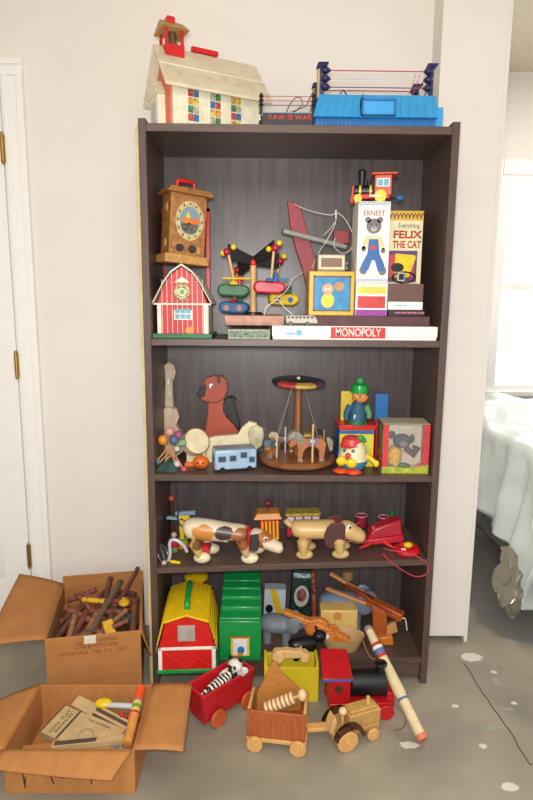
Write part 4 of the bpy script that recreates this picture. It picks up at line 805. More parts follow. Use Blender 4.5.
g = G(); g.tube(smooth([(.03, -.005, .09), (.05, -.008, .086), (.07, -.01, .074), (.092, -.01, .062), (.106, -.01, .058)], 3), [.01, .022, .028, .031, .032, .031, .029, .027, .026, .025, .022, .018, .008], 20, flat=.85); h_ = g.make('head', TAN, td)
EAR = mat('ear_brown', (80, 44, 42), .6)
for s in (-1, 1): G().prism([(.008, .116), (.036, .12), (.048, .106), (.046, .07), (.034, .04), (.006, .034), (-.012, .046), (-.012, .08), (-.004, .104)], -.008+s*.03-.004, -.008+s*.03+.004).make('ear', EAR, h_, .004)
G().sph((.058, -.033, .1), .009, (.7, .5, 1), 12).make('eye', WHT, h_); G().sph((.06, -.036, .1), .005, (.7, .5, 1), 10).make('pupil', BLK, h_); G().sph((.104, -.01, .078), .01, (1, 1, .8), 12).make('nose', BLK, h_)
G().tube(smooth([(.112, -.024, .05), (.085, -.038, .05), (.06, -.036, .056)]), .0016, 6).make('mouth', DKB, h_); G().torus((.022, -.002, .083), .032, .003, ry(PI/2)).make('collar', RDP, td)
# trolley and bus at the back
xq = P(270, 540, .2).x; ty = thing('toy_trolley', 'orange roofed red and yellow toy trolley behind the two dogs', 'toy trolley', (xq, .2, zC(xq)+.001), 0, rot=rotC())
x0, x1, za, zb = rect(262, 545, 282, 516, .17); zz = zC(xq); w = (x1-x0)/2; h = zb-zz
g = G().box(-w, w, -.03, .03, .008, h-.012).make('body', RED, ty, .002)
for k in range(5): G().box(-w+.006+k*w*.38, -w+.012+k*w*.38, -.0315, -.03, .012, h-.02).make('stripe', YEL, g)
G().hexa([(-w-.022, -.04, h-.012), (w+.01, -.04, h-.012), (w+.01, .04, h-.012), (-w-.022, .04, h-.012), (-w-.008, -.03, h+.008), (w, -.03, h+.008), (w, .03, h+.008), (-w-.008, .03, h+.008)]).make('roof', mat('roof_orange', (216, 140, 44), .4), ty, .002)
G().cyl((-.003, 0, h+.006), (-.003, 0, h+.03), .0025, n=8).make('pole', DKB, ty); G().sph((-.003, 0, h+.036), .0115).make('bell_knob', mat('knob_maroon', (140, 40, 50), .4), ty)
for x in (-.5*w, .5*w):
    for s in (-1, 1): G().cyl((x, s*.031, .009), (x, s*.025, .009), .009, n=14).make('wheel', YEL, ty)
xq = P(303, 540, .22).x; tb2 = thing('toy_bus', 'yellow roofed toy bus with white windows behind the tan dog', 'toy bus', (xq, .22, zC(xq)+.001), 0, rot=rotC())
x0, x1, za, zb = rect(286, 545, 320, 514, .19); w = (x1-x0)/2; h = zb-zC(xq)
g = G().box(-w, w, -.028, .028, .008, h-.008).make('body', RDP, tb2, .003); G().box(-w-.003, w+.003, -.031, .031, h-.009, h).make('roof', mat('roof_yellow', (196, 180, 60), .5, var=.2, scale=120), tb2, .002)
for k in range(4): G().box(-w+.004+k*w*.5, -w+.004+k*w*.5+w*.38, -.029, -.028, h-.032, h-.012).make('window', mat('pale_pane', (200, 210, 214), .3), g)
for x in (-.6*w, .6*w):
    for s in (-1, 1): G().cyl((x, s*.029, .009), (x, s*.023, .009), .009, n=14).make('wheel', BLK, tb2)
# red clog roller, red cups, phone ring
xq = P(382, 552, .12).x
rs = thing('toy_shoe', 'shiny red wooden pull shoe with red string beside the tan dog', 'toy shoe', (xq, .13, zC(xq)+.001), 0, rot=rotC(.1)); rs.scale = (1.2, 1.1, 1.25); MR = mat('glossy_red', (176, 30, 44), .25)
g = G(); g.hexa([(-.05, -.025, .022), (.055, -.03, .03), (.055, .03, .03), (-.05, .025, .022), (-.032, -.02, .052), (.05, -.024, .076), (.05, .024, .076), (-.032, .02, .052)]); g.make('upper', MR, rs, .006)
g = G(); g.hexa([(-.062, -.028, .008), (.056, -.033, .012), (.056, .033, .012), (-.062, .028, .008), (-.058, -.026, .024), (.056, -.032, .032), (.056, .032, .032), (-.058, .026, .024)]); g.make('sole', RDP, rs, .004)
for s in (-1, 1): G().tube([(-.03, s*.02, .02), (-.05, s*.03, .012), (-.075, s*.034, .006)], [.007, .006, .003], 8).make('claw_foot', RED, rs)
G().tube([(.0, -.025, .018), (.01, -.035, .01), (.022, -.044, .004)], [.008, .006, .003], 8).make('claw_foot', RED, rs); G().sph((-.03, -.02, .055), .006, n=8).make('highlight_bead', PNK, rs)
c_ = [P(*p) for p in ((384, 549, .03), (392, 551, .015), (404, 553, .01), (414, 557, -.006), (421, 563, -.01), (420, 570, -.011), (411, 572, -.012), (400, 567, -.012), (390, 560, -.006), (383, 553, .02))]
for p_ in c_:
    if p_.y > -.004: p_.z = max(p_.z, zC(p_.x)+.003)
G().tube(smooth(c_), .0016, 6).make('pull_string', mat('string_red', (186, 50, 70), .6), rs, world=True)
G().tube(smooth([P(346, 543, .04), P(354, 533, .05), P(364, 528, .06)]), .0016, 6).tube(smooth([P(346, 543, .04), P(356, 543, .04), P(366, 541, .05)]), .0016, 6).make('pull_string', mat('string_red', (186, 50, 70), .6), rs, world=True)
for k, (x, y, r, Y) in enumerate(((337, 526, .016, .24), (362, 520, .022, .2), (384, 521, .02, .2))):
    p_ = P(x, y, Y); zz = zC(p_.x)+.001
    c = thing('toy_cup', ['smallest red toy cup behind the tan dog', 'largest red toy cup standing behind the dog nose', 'red toy cup between the largest cup and the green peg'][k], 'toy cup', (p_.x, Y, zz), 0, 'red cups at the back of the third shelf', rot=rotC())
    hh = p_.z-zz+r*.8
    G().lathe([(r*.6, 0), (r*.95, hh*.5), (r, hh), (r*.88, hh), (r*.8, hh*.5), (r*.5, .006)], n=22).make('cup', mat('cup_maroon', (140, 36, 58), .4), c); G().torus((0, 0, hh), r*.94, .0022).make('rim', mat('rim_pink', (200, 140, 150), .4), c)

o = G().cyl((P(392, 524, .24).x, .24, zC(P(392, 524, .24).x)+.001), (P(392, 512, .24).x, .24, P(392, 511, .24).z), .006, n=12).make('toy_peg', GRN); tag(o, 'thin green peg standing behind the red shoe', 'peg')
p_ = P(407, 549, .06); rp = thing('ring_toy', 'flat red plastic ring toy with yellow knob near the right end', 'ring toy', (p_.x, .06, zC(p_.x)+.001), 0, rot=rotC())
G().lathe([(.04, 0), (.044, .006), (.042, .014), (.034, .019), (.03, .018), (.026, .012), (0, .012)], n=32).make('ring_base', mat('bright_red', (214, 30, 40), .3), rp); G().sph((.004, .0, .024), .013, (1.2, 1, .8)).make('knob', YEL, rp); G().box(-.024, -.008, -.024, -.014, .015, .021).make('white_tab', WHT, rp, .002)
# odds and ends at the left
xq = P(170, 560, .03).x
tr = thing('toy_bicycle', 'white and lilac wire toy bicycle with yellow peg at the left end', 'toy bicycle', (xq, .05, zC(xq)+.001), 0, rot=rotC(.2))
def Q(x, y, Y=.05): return P(x, y, Y)
WR = mat('lilac_white', (196, 196, 214), .4)
G().tube(smooth([Q(166, 565), Q(170, 556), Q(170, 542), Q(176, 540), Q(184, 546), Q(187, 552)]), .0055, 8).make('frame', WR, tr, world=True)
g = G(); M = Matrix.Translation(Q(163, 554, .06)) @ ry(PI/2-.4) @ rx(.2); g.M = M; g.torus((0, 0, 0), .032, .0018)
for k in range(8): a = PI/8*k; g.cyl((.032*math.cos(a), .032*math.sin(a), 0), (-.032*math.cos(a), -.032*math.sin(a), 0), .0007, n=4)
g.make('spoke_wheel', mat('wire', (150, 148, 150), .3, .6), tr, world=True); a = Q(171, 561.5, .04); G().cyl(a, a+Vector((.032, -.01, -.001)), .0058, n=12).make('yellow_peg', YEL, tr, world=True); G().cyl(Q(164, 563, .03)+Vector((0, -.003, 0)), Q(164, 563, .03)+Vector((0, .006, 0)), .007, n=12).make('pedal', CRM, tr, world=True)
def peg(label, x, y, Y, segs, cat='peg figure'):
    p_ = P(x, y, Y); z = zC(p_.x)+.001; t = thing('peg_figure', label, cat, (p_.x, Y, z), 0, rot=rotC()); zz = 0
    for nm, r, h, m_ in segs:
        if nm == 'head': G().sph((0, 0, zz+r*.9), r).make('head', m_, t); zz += r*1.8
        else: G().lathe([(r*.92, zz), (r, zz+h*.15), (r, zz+h*.85), (r*.92, zz+h)], n=18).make(nm, m_, t); zz += h
    return t
peg('stack of green, red and cream beads as a peg figure behind the toy bicycle', 175, 552, .12, [('base', .013, .018, mat('olive_bead', (110, 130, 80), .5)), ('body', .014, .022, RDP), ('collar', .01, .01, BLK), ('head', .0105, 0, mat('peach', (206, 160, 140), .5))])
peg('tall thin peg figure with white head at the far left', 163, 552, .2, [('body', .006, .105, BLK), ('head', .0105, 0, CRM)])
peg('tall thin peg figure with orange head left of the hound', 174, 552, .25, [('body', .006, .135, DKB), ('head', .0115, 0, mat('orange_head', (190, 90, 50), .5))])
p_ = P(182, 548, .14); mr = thing('toy_windmill', 'yellow toy tower with pale blue crossbars behind the hound tail', 'toy tower', (p_.x, .16, zC(p_.x)+.001), 0, rot=rotC())
z2_ = P(182, 513, .16).z-mr.location.z
G().cyl((0, 0, 0), (0, 0, .028), .02, n=20).make('base', mat('lime', (150, 180, 50), .4), mr); G().cyl((0, 0, .0), (0, 0, .012), .024, n=20).make('foot_ring', ORG, mr)
G().box(-.008, .008, -.006, .006, .028, z2_).make('tower', YLP, mr, .002); G().box(.014, .026, -.006, .006, .028, z2_-.01).make('tower', mat('green_slat', (120, 150, 60), .5), mr, .002)
PBL = mat('pale_blue_bar', (130, 156, 176), .5)
G(Matrix.Translation((-.02, 0, z2_-.018)) @ ry(.12)).box(-.03, .03, -.008, .008, -.005, .005).make('crossbar', PBL, mr, .002); G(Matrix.Translation((.016, 0, z2_)) @ ry(-.02)).box(-.035, .035, -.008, .008, -.007, .007).make('crossbar', PBL, mr, .002); G().box(-.004, .03, -.008, .008, z2_-.024, z2_-.008).make('yellow_block', YLP, mr, .002)
# ------------------------------------------------------------------ bottom shelf (zD)
PLR = mat('barn_plastic_red', (206, 30, 28), .35); PLY = mat('barn_plastic_yellow', (234, 196, 24), .35, var=.05)
x0, x1, za, zb = rect(156, 675, 214, 618, -.09); w = (x1-x0)/2; zt = zb-zD
fbn = thing('toy_barn', 'large red and yellow plastic toy barn with green handle on the bottom shelf', 'toy barn', ((x0+x1)/2, .024, zD), math.radians(3)); dp = .104
G().box(-w-.003, w+.004, -dp-.004, dp+.01, 0, .013).make('base', GRN, fbn, .002)
ev = .087; hk = P(170, 627, -.09).z-zD; ph = zt
K = [(-w+.002, ev), (-w*.72, hk+.01), (0, ph), (w*.72, hk+.01), (w-.002, ev)]
G().prism([(-w+.004, .013), (w-.004, .013), (w-.004, ev)]+K[::-1][1:-1]+[(-w+.004, ev)], -dp, dp).make('body', PLR, fbn, .001)
g = G()
for b_ in ((-w+.002, -w+.014, .013, ev+.004), (w-.014, w-.002, .013, ev+.004), (-w+.002, w-.002, ev-.006, ev+.004)): g.box(b_[0], b_[1], -dp-.003, -dp, b_[2], b_[3])
g.make('white_trim', WHT, fbn, .001)
g = G()
for a, b in (((-w+.018, .02), (0, ev-.012)), ((-w+.018, ev-.012), (0, .02)), ((0, .02), (w-.018, ev-.012)), ((0, ev-.012), (w-.018, .02))): g.tube([(a[0], -dp-.0005, a[1]), (b[0], -dp-.0005, b[1])], .0014, 4)
g.make('door_braces', PLR, fbn)
zw = P(185, 643, -.09).z-zD; zw2 = P(185, 627, -.09).z-zD; G().box(-.028, .026, -dp-.002, -dp, zw, zw2).make('window', mat('loft_grey', (172, 160, 150), .5, var=.08), fbn, .001)
K = [(-w-.004, ev-.006), (-w*.76, hk+.012), (0, ph+.004), (w*.76, hk+.012), (w+.004, ev-.006)]
g = G()
for k in range(4):
    (xa, za_), (xb, zb_) = K[k], K[k+1]; n = 10
    g.hexa([(xa, -dp-.01, za_), (xb, -dp-.01, zb_), (xb, dp+.01, zb_), (xa, dp+.01, za_), (xa, -dp-.01, za_+.006), (xb, -dp-.01, zb_+.006), (xb, dp+.01, zb_+.006), (xa, dp+.01, za_+.006)])
    for j in range(1, 5):
        t = j/5; xx, zz = xa+(xb-xa)*t, za_+(zb_-za_)*t+.0065; g.box(xx-.0018, xx+.0018, -dp-.01, dp+.01, zz-.002, zz+.0015)
g.make('roof', PLY, fbn, .001)
g = G(); g.tube(smooth([(0, -dp+.03, ph+.005), (0, -dp+.032, ph+.022), (0, -dp+.06, ph+.03), (0, .04, ph+.03), (0, .065, ph+.022), (0, .067, ph+.005)]), .0095, 10); g.make('handle', GRN, fbn)
G().box(w-.004, w-.002, -dp+.05, dp-.03, .04, ev-.004).make('side_window', mat('side_grey', (130, 124, 134), .5), fbn)
si = thing('toy_silo', 'red toy silo with yellow cap standing behind the large barn', 'toy silo', (P(196, 578, .24).x, .245, zD)); zs = P(196, 575, .24).z-zD
G().cyl((0, 0, 0), (0, 0, zs-.014), .036, n=26).make('silo_wall', PLR, si); G().lathe([(.043, zs-.014), (.043, zs-.006), (.03, zs), (0, zs+.002)], n=28).make('cap', PLY, si)
# green house with ribbed roll top
x0, x1, za, zb = rect(219, 666, 261.5, 620, -.02); w = (x1-x0)/2; h = zb-zD
gh_ = thing('toy_house', 'green plastic toy house with ribbed roof and picture window sticker', 'toy house', ((x0+x1)/2, .105, zD)); dp = .125
GP = mat('house_green', (20, 140, 66), .28); G().box(-w, w, -dp, dp, 0, h-.004).make('body', GP, gh_, .005)
g = G(); zb2 = P(240, 575, .2).z-zD; n = 6
for k in range(n):
    y0 = -dp+.008+k*(2*dp-.01)/n; y1 = y0+(2*dp-.01)/n; s0 = h-.006+(zb2-h+.006)*math.sin(PI/2*k/(n-1))
    g.hexa([(-w+.002, y0, h-.012), (w-.002, y0, h-.012), (w-.002, y1, h-.012), (-w+.002, y1, h-.012), (-w+.004, y0+.006, s0+.006), (w-.004, y0+.006, s0+.006), (w-.004, y1, s0+.012), (-w+.004, y1, s0+.012)])
g.make('ribbed_roof', GP, gh_, .003)
x2, x3, z2_, z3_ = rect(231, 656, 249.5, 637, -.022); sx0, sx1 = x2-gh_.location.x, x3-gh_.location.x
f_ = G().box(sx0, sx1, -dp-.001, -dp, z2_-zD, z3_-zD).make('window_sticker', mat('sticker_yellow', (224, 190, 60), .5), gh_)
G().box(sx0-.002, sx1+.002, -dp-.0015, -dp-.0005, z3_-zD-.004, z3_-zD).make('sticker_lintel', mat('sticker_red', (190, 70, 40), .5), f_); G().box(sx0+.008, sx1-.008, -dp-.0015, -dp-.001, z2_-zD+.004, z3_-zD-.008).make('sticker_pane', mat('sticker_white', (220, 224, 226), .5), f_)
cxx = (sx0+sx1)/2; G().ell(cxx+.002, z2_-zD+.02, .012, .014, -dp-.002, -dp-.0015).make('bird_print', mat('sticker_blue', (50, 110, 170), .5), f_); G().ell(cxx, z2_-zD+.006, .01, .005, -dp-.0025, -dp-.002).make('bird_print', mat('sticker_orange', (220, 120, 50), .5), f_)
# picture box with yellow band
def stand_box(name, label, cat, x0, y0, x1, y1, Y, depth, m, rot=(0, 0, 0)):
    a = P(x0, y1, Y); b = P(x1, y0, Y); t = thing(name, label, cat, ((a.x+b.x)/2, Y+depth/2, zD+.001), 0, rot=rot); w = (b.x-a.x)/2; h = b.z-zD
    G().box(-w, w, -depth/2, depth/2, 0, h).make('carton', m, t, .002); return t, w, h, depth/2
t, w, h, d = stand_box('picture_box', 'pale blue and white box with slanted yellow band behind the grey elephants', 'toy box', 263, 590, 285, 640, .2, .05, mat('pale_blue_card', (186, 196, 206), .5), (0, .03, 0))
G().prism([(-w*.55, h), (w*.1, h), (w*.9, h*.3), (w*.2, h*.3)], -d-.001, -d).make('yellow_band', mat('band_yellow', (214, 178, 30), .5), t)
G().ell(-w*.5, h*.45, .014, .016, -d-.0008, -d).make('black_print', BLK, t)
tn, w, h, d = stand_box('toy_tin', 'dark green tall canister with white label at the back of the bottom shelf', 'tin', 289, 571, 311, 640, .22, .055, mat('tin_green', (32, 62, 54), .4, var=.3, scale=60), (0, .05, 0))
G().ell(0, h*.5, .027, .042, -d-.001, -d, 24).make('label_print', mat('tin_label', (186, 180, 172), .5), tn); G().ell(0, h*.52, .018, .026, -d-.0016, -d-.001, 20).make('label_picture', mat('tin_picture', (150, 84, 84), .5, var=.4, scale=120), tn)
G().box(-w+.004, w-.004, -d-.001, -d, h*.86, h*.95).make('lettering_band', mat('tin_letter', (170, 190, 196), .5, var=.5, scale=160), tn)
a = P(313, 568, .2); o = G().tube([(a.x+.01, .2, zD+.002), (a.x+.006, .2, zD+.1), (a.x+.0, .2, a.z-.015)], [.016, .017, .014], 10, flat=.5).make('printed_tube', mat('coral_print', (186, 92, 66), .6, var=.4, scale=90)); tag(o, 'coral red patterned tube leaning beside the green canister', 'tube')
# toy elephants
def elephant(label, x, Y, z, s, ang, m):
    p_ = P(x, 640, Y); t = thing('toy_elephant', label, 'toy elephant', (p_.x, Y, z), 0, rot=(0, 0, ang)); t.scale = (s, s, s)
    g = G(); g.tube(smooth([(-.062, 0, .052), (-.05, 0, .056), (-.02, 0, .06), (.02, 0, .06), (.04, 0, .056)], 3), [.01, .022, .03, .033, .036, .038, .038, .038, .037, .036, .033, .026, .014], 18, flat=.85); b = g.make('body', m, t)
    for xx in (-.038, .028):
        for s_ in (-1, 1): G().tube([(xx, s_*.016, .045), (xx, s_*.018, .02), (xx, s_*.018, 0)], [.018, .015, .016], 12).make('leg', m, t)
    h = G().sph((.062, 0, .072), .027, (1, .85, 1)).make('head', m, t); G().tube(smooth([(.078, 0, .07), (.094, 0, .056), (.1, 0, .034), (.108, 0, .02)]), [.014-.0008*k for k in range(19)], 10).make('trunk', m, h)
    for s_ in (-1, 1): G().sph((.05, s_*.026, .072), .026, (.9, .2, 1.15)).make('ear', m, h); G().sph((.078, s_*.02, .08), .003, n=6).make('eye', BLK, h)
    return t
EG = mat('elephant_grey', (118, 122, 130), .6, var=.06)
elephant('small grey toy elephant left of the orange airplane, facing the yellow crate', 279, .1, zD+.001, 1.02, -.2, EG)
elephant('large blue-grey toy elephant behind the orange airplane and wooden block', 343, .2, zD+.001, 1.38, -.05, mat('elephant_blue_grey', (122, 134, 156), .4, var=.06))
# wooden block and basket
x0, x1, za, zb = rect(320, 645, 358, 611, .1)
o = thing('wooden_truck', 'pale yellow wooden block body with round wheels beside the orange airplane', 'toy truck', ((x0+x1)/2, .13, zD+.001)); w = (x1-x0)/2
PW = mat('pale_wood', (214, 180, 104), .45, stretch=(6, 1, 1), var=.06); G().box(-w, w, -.03, .03, .016, zb-zD).make('body', PW, o, .004)
for xx in (-w*.55, w*.55):
    for s_ in (-1, 1): G().cyl((xx, s_*.031, .016), (xx, s_*.04, .016), .0165, n=20).make('wheel', BRW, o)
G().cyl((-w*.1, -.034, zb-zD-.02), (-w*.1, -.03, zb-zD-.02), .014, n=18).make('side_disc', mat('disc_tan', (196, 130, 70), .5), o)
bk = thing('wooden_basket', 'pale oval wooden tray basket at the edge of the bottom shelf', 'basket', (P(342, 655, .05).x, .055, zD+.001))
BW_ = mat('basket_wood', (196, 160, 108), .5, stretch=(1, 1, 8), var=.1); g = G(); n = 32; rings = []
for r_, z_ in ((.052, 0), (.07, .04), (.074, .05), (.07, .05), (.064, .04), (.046, .006)): rings.append([g.v((r_*1.03*math.cos(2*PI*k/n), r_*.62*math.sin(2*PI*k/n), z_)) for k in range(n)])
for i in range(5):
    for k in range(n): g.f([rings[i][k], rings[i][(k+1) % n], rings[i+1][(k+1) % n], rings[i+1][k]])
g.f(rings[0][::-1]); g.f(rings[5]); g.make('bowl', BW_, bk)
g = G(); g.tube(smooth([(.064, -.01, .048), (.074, -.03, .02), (.085, -.06, .006), (.1, -.07, .004)]), .0012, 6); g.make('cord', mat('tan_cord', (190, 150, 90), .7), bk)
# orange airplane lying over the tray
pa, pb_ = P(284, 611, .1), P(350, 640, .045); d = pb_-pa; M = Matrix.Translation((pa+pb_)/2) @ Matrix.Rotation(math.atan2(d.y, d.x), 4, 'Z') @ ry(math.atan2(-d.z, math.hypot(d.x, d.y)))
pl = bpy.data.objects.new('toy_airplane', None); C.objects.link(pl); pl.matrix_world = M; XF[pl.name] = M; tag(pl, 'orange wooden toy airplane car lying tilted across the oval tray', 'toy airplane'); L_ = d.length/2
OW = mat('orange_wood', (216, 128, 50), .4, stretch=(6, 1, 1), var=.08)
G().prism([(-L_, -.006), (L_*.6, -.018), (L_, -.016), (L_, .006), (L_*.3, .014), (-L_, .008)], -.014, .014).make('fuselage', OW, pl, .004); G().prism([(-.03, .01), (.0, .032), (.03, .03), (.04, .01)], -.012, .012).make('cockpit', OW, pl, .003)
for xx, r_ in ((-.012, .0225), (.056, .024)):
    for s_ in (-1, 1): w_ = G().cyl((xx, s_*.016, -.008), (xx, s_*.026, -.008), r_, n=24).make('wheel', mat('wheel_orange', (200, 112, 48), .45), pl, .002); G().cyl((xx, s_*.026, -.008), (xx, s_*.0275, -.008), r_*.6, n=18).make('hub', OW, w_)
G().sph((.024, -.02, -.012), .012).make('headlight', mat('yellow_bead', (226, 176, 70), .4), pl)
# black bear and tan animals
def quad(name, label, cat, loc, ang, m, s=1, muz=None):
    t = thing(name, label, cat, loc, 0, rot=(0, 0, ang)); t.scale = (s, s, s)
    G().tube(smooth([(-.04, 0, .032), (-.02, 0, .036), (.015, 0, .036), (.032, 0, .038)], 3), [.012, .018, .021, .022, .022, .022, .021, .019, .016, .012], 14, flat=.85).make('body', m, t)
    for xx in (-.028, .02):
        for s_ in (-1, 1): G().tube([(xx, s_*.01, .03), (xx+.002, s_*.012, .012), (xx+.004, s_*.012, 0)], [.011, .008, .009], 10).make('leg', m, t)
    h = G().sph((.044, 0, .05), .018, (1.05, .9, .9)).make('head', m, t); G().sph((.062, 0, .045), .009, (1.2, .9, .8)).make('muzzle', muz or m, h)
    for s_ in (-1, 1): G().sph((.038, s_*.012, .066), .006, (.6, 1, 1.1), 8).make('ear', m, h); G().sph((.056, s_*.008, .054), .0022, n=6).make('eye', WHT, h)
    return t
quad('toy_animal', 'black toy bear with white marks above the yellow crate', 'toy animal', (P(304, 655, .0).x, .012, zD+.001), .25, BLK, 1.25, WHT)
# yellow crate and wooden car inside
x0, x1, za, zb = rect(264, 703, 319, 668, -.09); w = (x1-x0)/2; zt = zb
cr_ = thing('toy_crate', 'open yellow wooden crate on the floor in front of the bookcase', 'crate', ((x0+x1)/2, -.048, 0)); CY = mat('crate_yellow', (218, 196, 36), .5, var=.05, scale=12)
for b_ in ((-w, w, -.042, -.034, 0, zt), (-w, w, .036, .044, 0, zt), (-w, -w+.008, -.034, .036, 0, zt+.012), (w-.008, w, -.034, .036, 0, zt+.012)): G().box(*b_).make('side_board', CY, cr_, .001)
G().box(-w, w, -.034, .036, 0, .006).make('bottom_board', CY, cr_)
wc = thing('wooden_car', 'pale wooden car with disc wheels lying on top of the yellow crate', 'toy car', (cr_.location.x-.002, -.05, zt+.0005), .05); CW = mat('car_wood', (222, 180, 118), .5, stretch=(6, 1, 1), var=.05)
G().prism([(-.062, .012), (-.058, .026), (-.045, .038), (-.01, .042), (.012, .036), (.034, .038), (.04, .03), (.06, .026), (.066, .012)], -.012, .012).make('body', CW, wc, .003)
for xx, r_ in ((-.04, .0175), (.045, .014)):
    for s_ in (-1, 1): G().cyl((xx, s_*.013, r_), (xx, s_*.02, r_), r_, n=22).make('wheel', CW, wc, .002)
for s_ in (-1, 1): G().sph((.034+s_*.0, s_*.006, .04), .006, (.5, .6, 1), 8).make('peg_ear', CW, wc)
# wooden rifle-like toy at right
wg = thing('wooden_crossbow', 'glossy orange-brown wooden crossbow toy propped at the right of the bottom shelf', 'toy crossbow', (P(382, 650, .08).x, .08, zD+.001))
OB = mat('glossy_orange_wood', (172, 84, 32), .28, stretch=(6, 1, 1), var=.12); TB = mat('tan_bar', (196, 140, 80), .45, stretch=(5, 1, 1))
def bar(name, a, b, wd, ht, m, bev=.003):
    d = b-a; Mx = Matrix.Translation((a+b)/2) @ Matrix.Rotation(math.atan2(d.y, d.x), 4, 'Z') @ ry(math.atan2(-d.z, math.hypot(d.x, d.y))); L = d.length/2
    return G(Mx).box(-L, L, -wd, wd, -ht, ht).make(name, m, wg, bev, world=True)
bar('limb', P(330, 573, .2), P(374, 599, .14), .008, .006, TB); bar('limb', P(326, 588, .2), P(368, 604, .14), .008, .006, TB)
bar('stock', P(346, 583, .18), P(390, 612, .1), .012, .008, mat('red_brown_wood', (120, 48, 30), .25)); bar('stock', P(368, 600, .14), P(403, 617, .07), .016, .014, OB)
bar('rail', P(358, 594, .15), P(392, 614, .07), .004, .003, mat('rail_red', (150, 50, 36), .2), .001)
slabcut('grip', OB, wg, [(372, 603), (387, 612), (386, 640), (389, 646), (373, 640)], .09, .08, .104, .004)
g = G(); pts = px([(378, 636), (392, 634), (393, 650), (388, 656), (380, 654)], .08); g.prism([(x, max(z, zD+.001)) for x, z in pts], .066, .1); g.make('foot', mat('foot_orange', (206, 116, 36), .25), wg, .005, world=True)
p_ = P(406, 619, .07); G().tube(smooth([P(397, 621, .07), P(404, 618, .065), P(406, 622, .065), P(407, 630, .065)]), .0022, 6).make('trigger_string', CORD, wg, world=True)
slabcut('trigger_block', TB, wg, [(384, 628), (396, 622), (398, 632), (386, 636)], .085, .084, .1, .002)
p_ = P(348, 574, .26); o = thing('wooden_spool', 'tan wooden post toy standing behind the crossbow limbs', 'spool', (p_.x, .265, zD+.001)); zz = p_.z-zD+.008
G().cyl((0, 0, 0), (0, 0, zz), .012, n=14).make('post', BRW, o); G().cyl((0, 0, zz-.028), (0, 0, zz+.004), .022, n=18).make('head', mat('dim_tan', (150, 120, 84), .6), o)
# painted bat leaning on the tray
A_, B_ = FL(423, 740, .014), P(369, 630, .005); d = (B_-A_); Lb = d.length; dn = d.normalized()
bt = thing('toy_bat', 'long cream painted wooden stick with red and blue bands leaning from floor to bottom shelf', 'painted stick', A_); M = Matrix.Translation((0, 0, 0)) @ d.to_track_quat('Z', 'Y').to_matrix().to_4x4()
def seg(nm, t0, t1, r0, r1, m): G(M).cyl((0, 0, t0*Lb), (0, 0, t1*Lb), r0, r1, 20).make(nm, m, bt)
CS = mat('cream_stick', (222, 202, 158), .4, var=.04); RB = mat('band_red', (196, 54, 48), .4); BB = mat('band_blue', (88, 112, 160), .4)
seg('end_knob', 0, .045, .0165, .017, mat('end_salmon', (214, 120, 92), .4)); seg('shaft', .045, .33, .0155, .0155, CS); seg('blue_band', .33, .352, .0158, .0158, BB); seg('shaft', .352, .38, .016, .016, CS); seg('shaft', .38, .72, .0185, .0165, CS)
seg('red_band', .72, .75, .017, .017, RB); seg('blue_band', .75, .80, .0175, .0175, BB); seg('white_band', .80, .83, .0175, .0175, WHT); seg('red_band', .83, .86, .0175, .017, RB); seg('shaft', .86, .99, .0155, .013, CS); G(M).sph((0, 0, Lb*1.01), .015, (1, 1, .9)).make('tip_bead', mat('tip_grey', (150, 130, 120), .5), bt)
# ------------------------------------------------------------------ toys on the floor
# red wagon with zebra and panda
RW = mat('wagon_red', (190, 26, 36), .38, var=.05); zr = .123
a, b, c = FL(203, 698, zr), FL(253, 669, zr), FL(184, 683, zr); u = (b-a); L_ = u.length*1.04; ang = math.atan2(u.y, u.x); wd = .088
rw = thing('toy_wagon', 'red wooden toy wagon with orange wheels holding a zebra and plush', 'toy wagon', (a.x, a.y, 0), ang)
zl = .03; t = .009
hb = .03; i_ = .012
G().hexa([(i_, i_*.6, hb), (L_-i_, i_*.6, hb), (L_-i_, i_*.6+t, hb), (i_, i_*.6+t, hb), (0, 0, zr), (L_, 0, zr), (L_, t, zr), (0, t, zr)]).make('side_board', RW, rw, .002)
G().hexa([(i_, wd-i_*.6-t, hb), (L_-i_, wd-i_*.6-t, hb), (L_-i_, wd-i_*.6, hb), (i_, wd-i_*.6, hb), (0, wd-t, zr), (L_, wd-t, zr), (L_, wd, zr), (0, wd, zr)]).make('side_board', RW, rw, .002)
G().hexa([(i_, i_*.6+t, hb), (i_+t, i_*.6+t, hb), (i_+t, wd-i_*.6-t, hb), (i_, wd-i_*.6-t, hb), (0, t, zr), (t, t, zr), (t, wd-t, zr), (0, wd-t, zr)]).make('end_board', RW, rw, .002)
G().hexa([(L_-i_-t, i_*.6+t, hb), (L_-i_, i_*.6+t, hb), (L_-i_, wd-i_*.6-t, hb), (L_-i_-t, wd-i_*.6-t, hb), (L_-t, t, zr), (L_, t, zr), (L_, wd-t, zr), (L_-t, wd-t, zr)]).make('end_board', RW, rw, .002)
G().box(i_, L_-i_, i_, wd-i_, hb-.008, hb+.002).make('floor_board', RW, rw, .002)
OWH = mat('wheel_rust', (196, 92, 44), .5)
for xx in (.055, L_-.03):
    for yy, s_ in ((.0, -1), (wd, 1)): G().cyl((xx, yy-s_*.002, .028), (xx, yy+s_*.008, .028), .028, n=26).make('wheel', OWH, rw, .002)
Mw = XF[rw.name]
ZB = stripes('zebra_stripes', (228, 222, 212), (24, 22, 24), 26, 'X', .5, 2.5)
zb_ = thing('toy_zebra', 'black and white striped toy zebra lying inside the red wagon', 'toy zebra', Mw @ Vector((.085, wd/2, .085)), 0, rot=(.25, -.12, ang+.03)); zb_.scale = (.95, .95, .95)
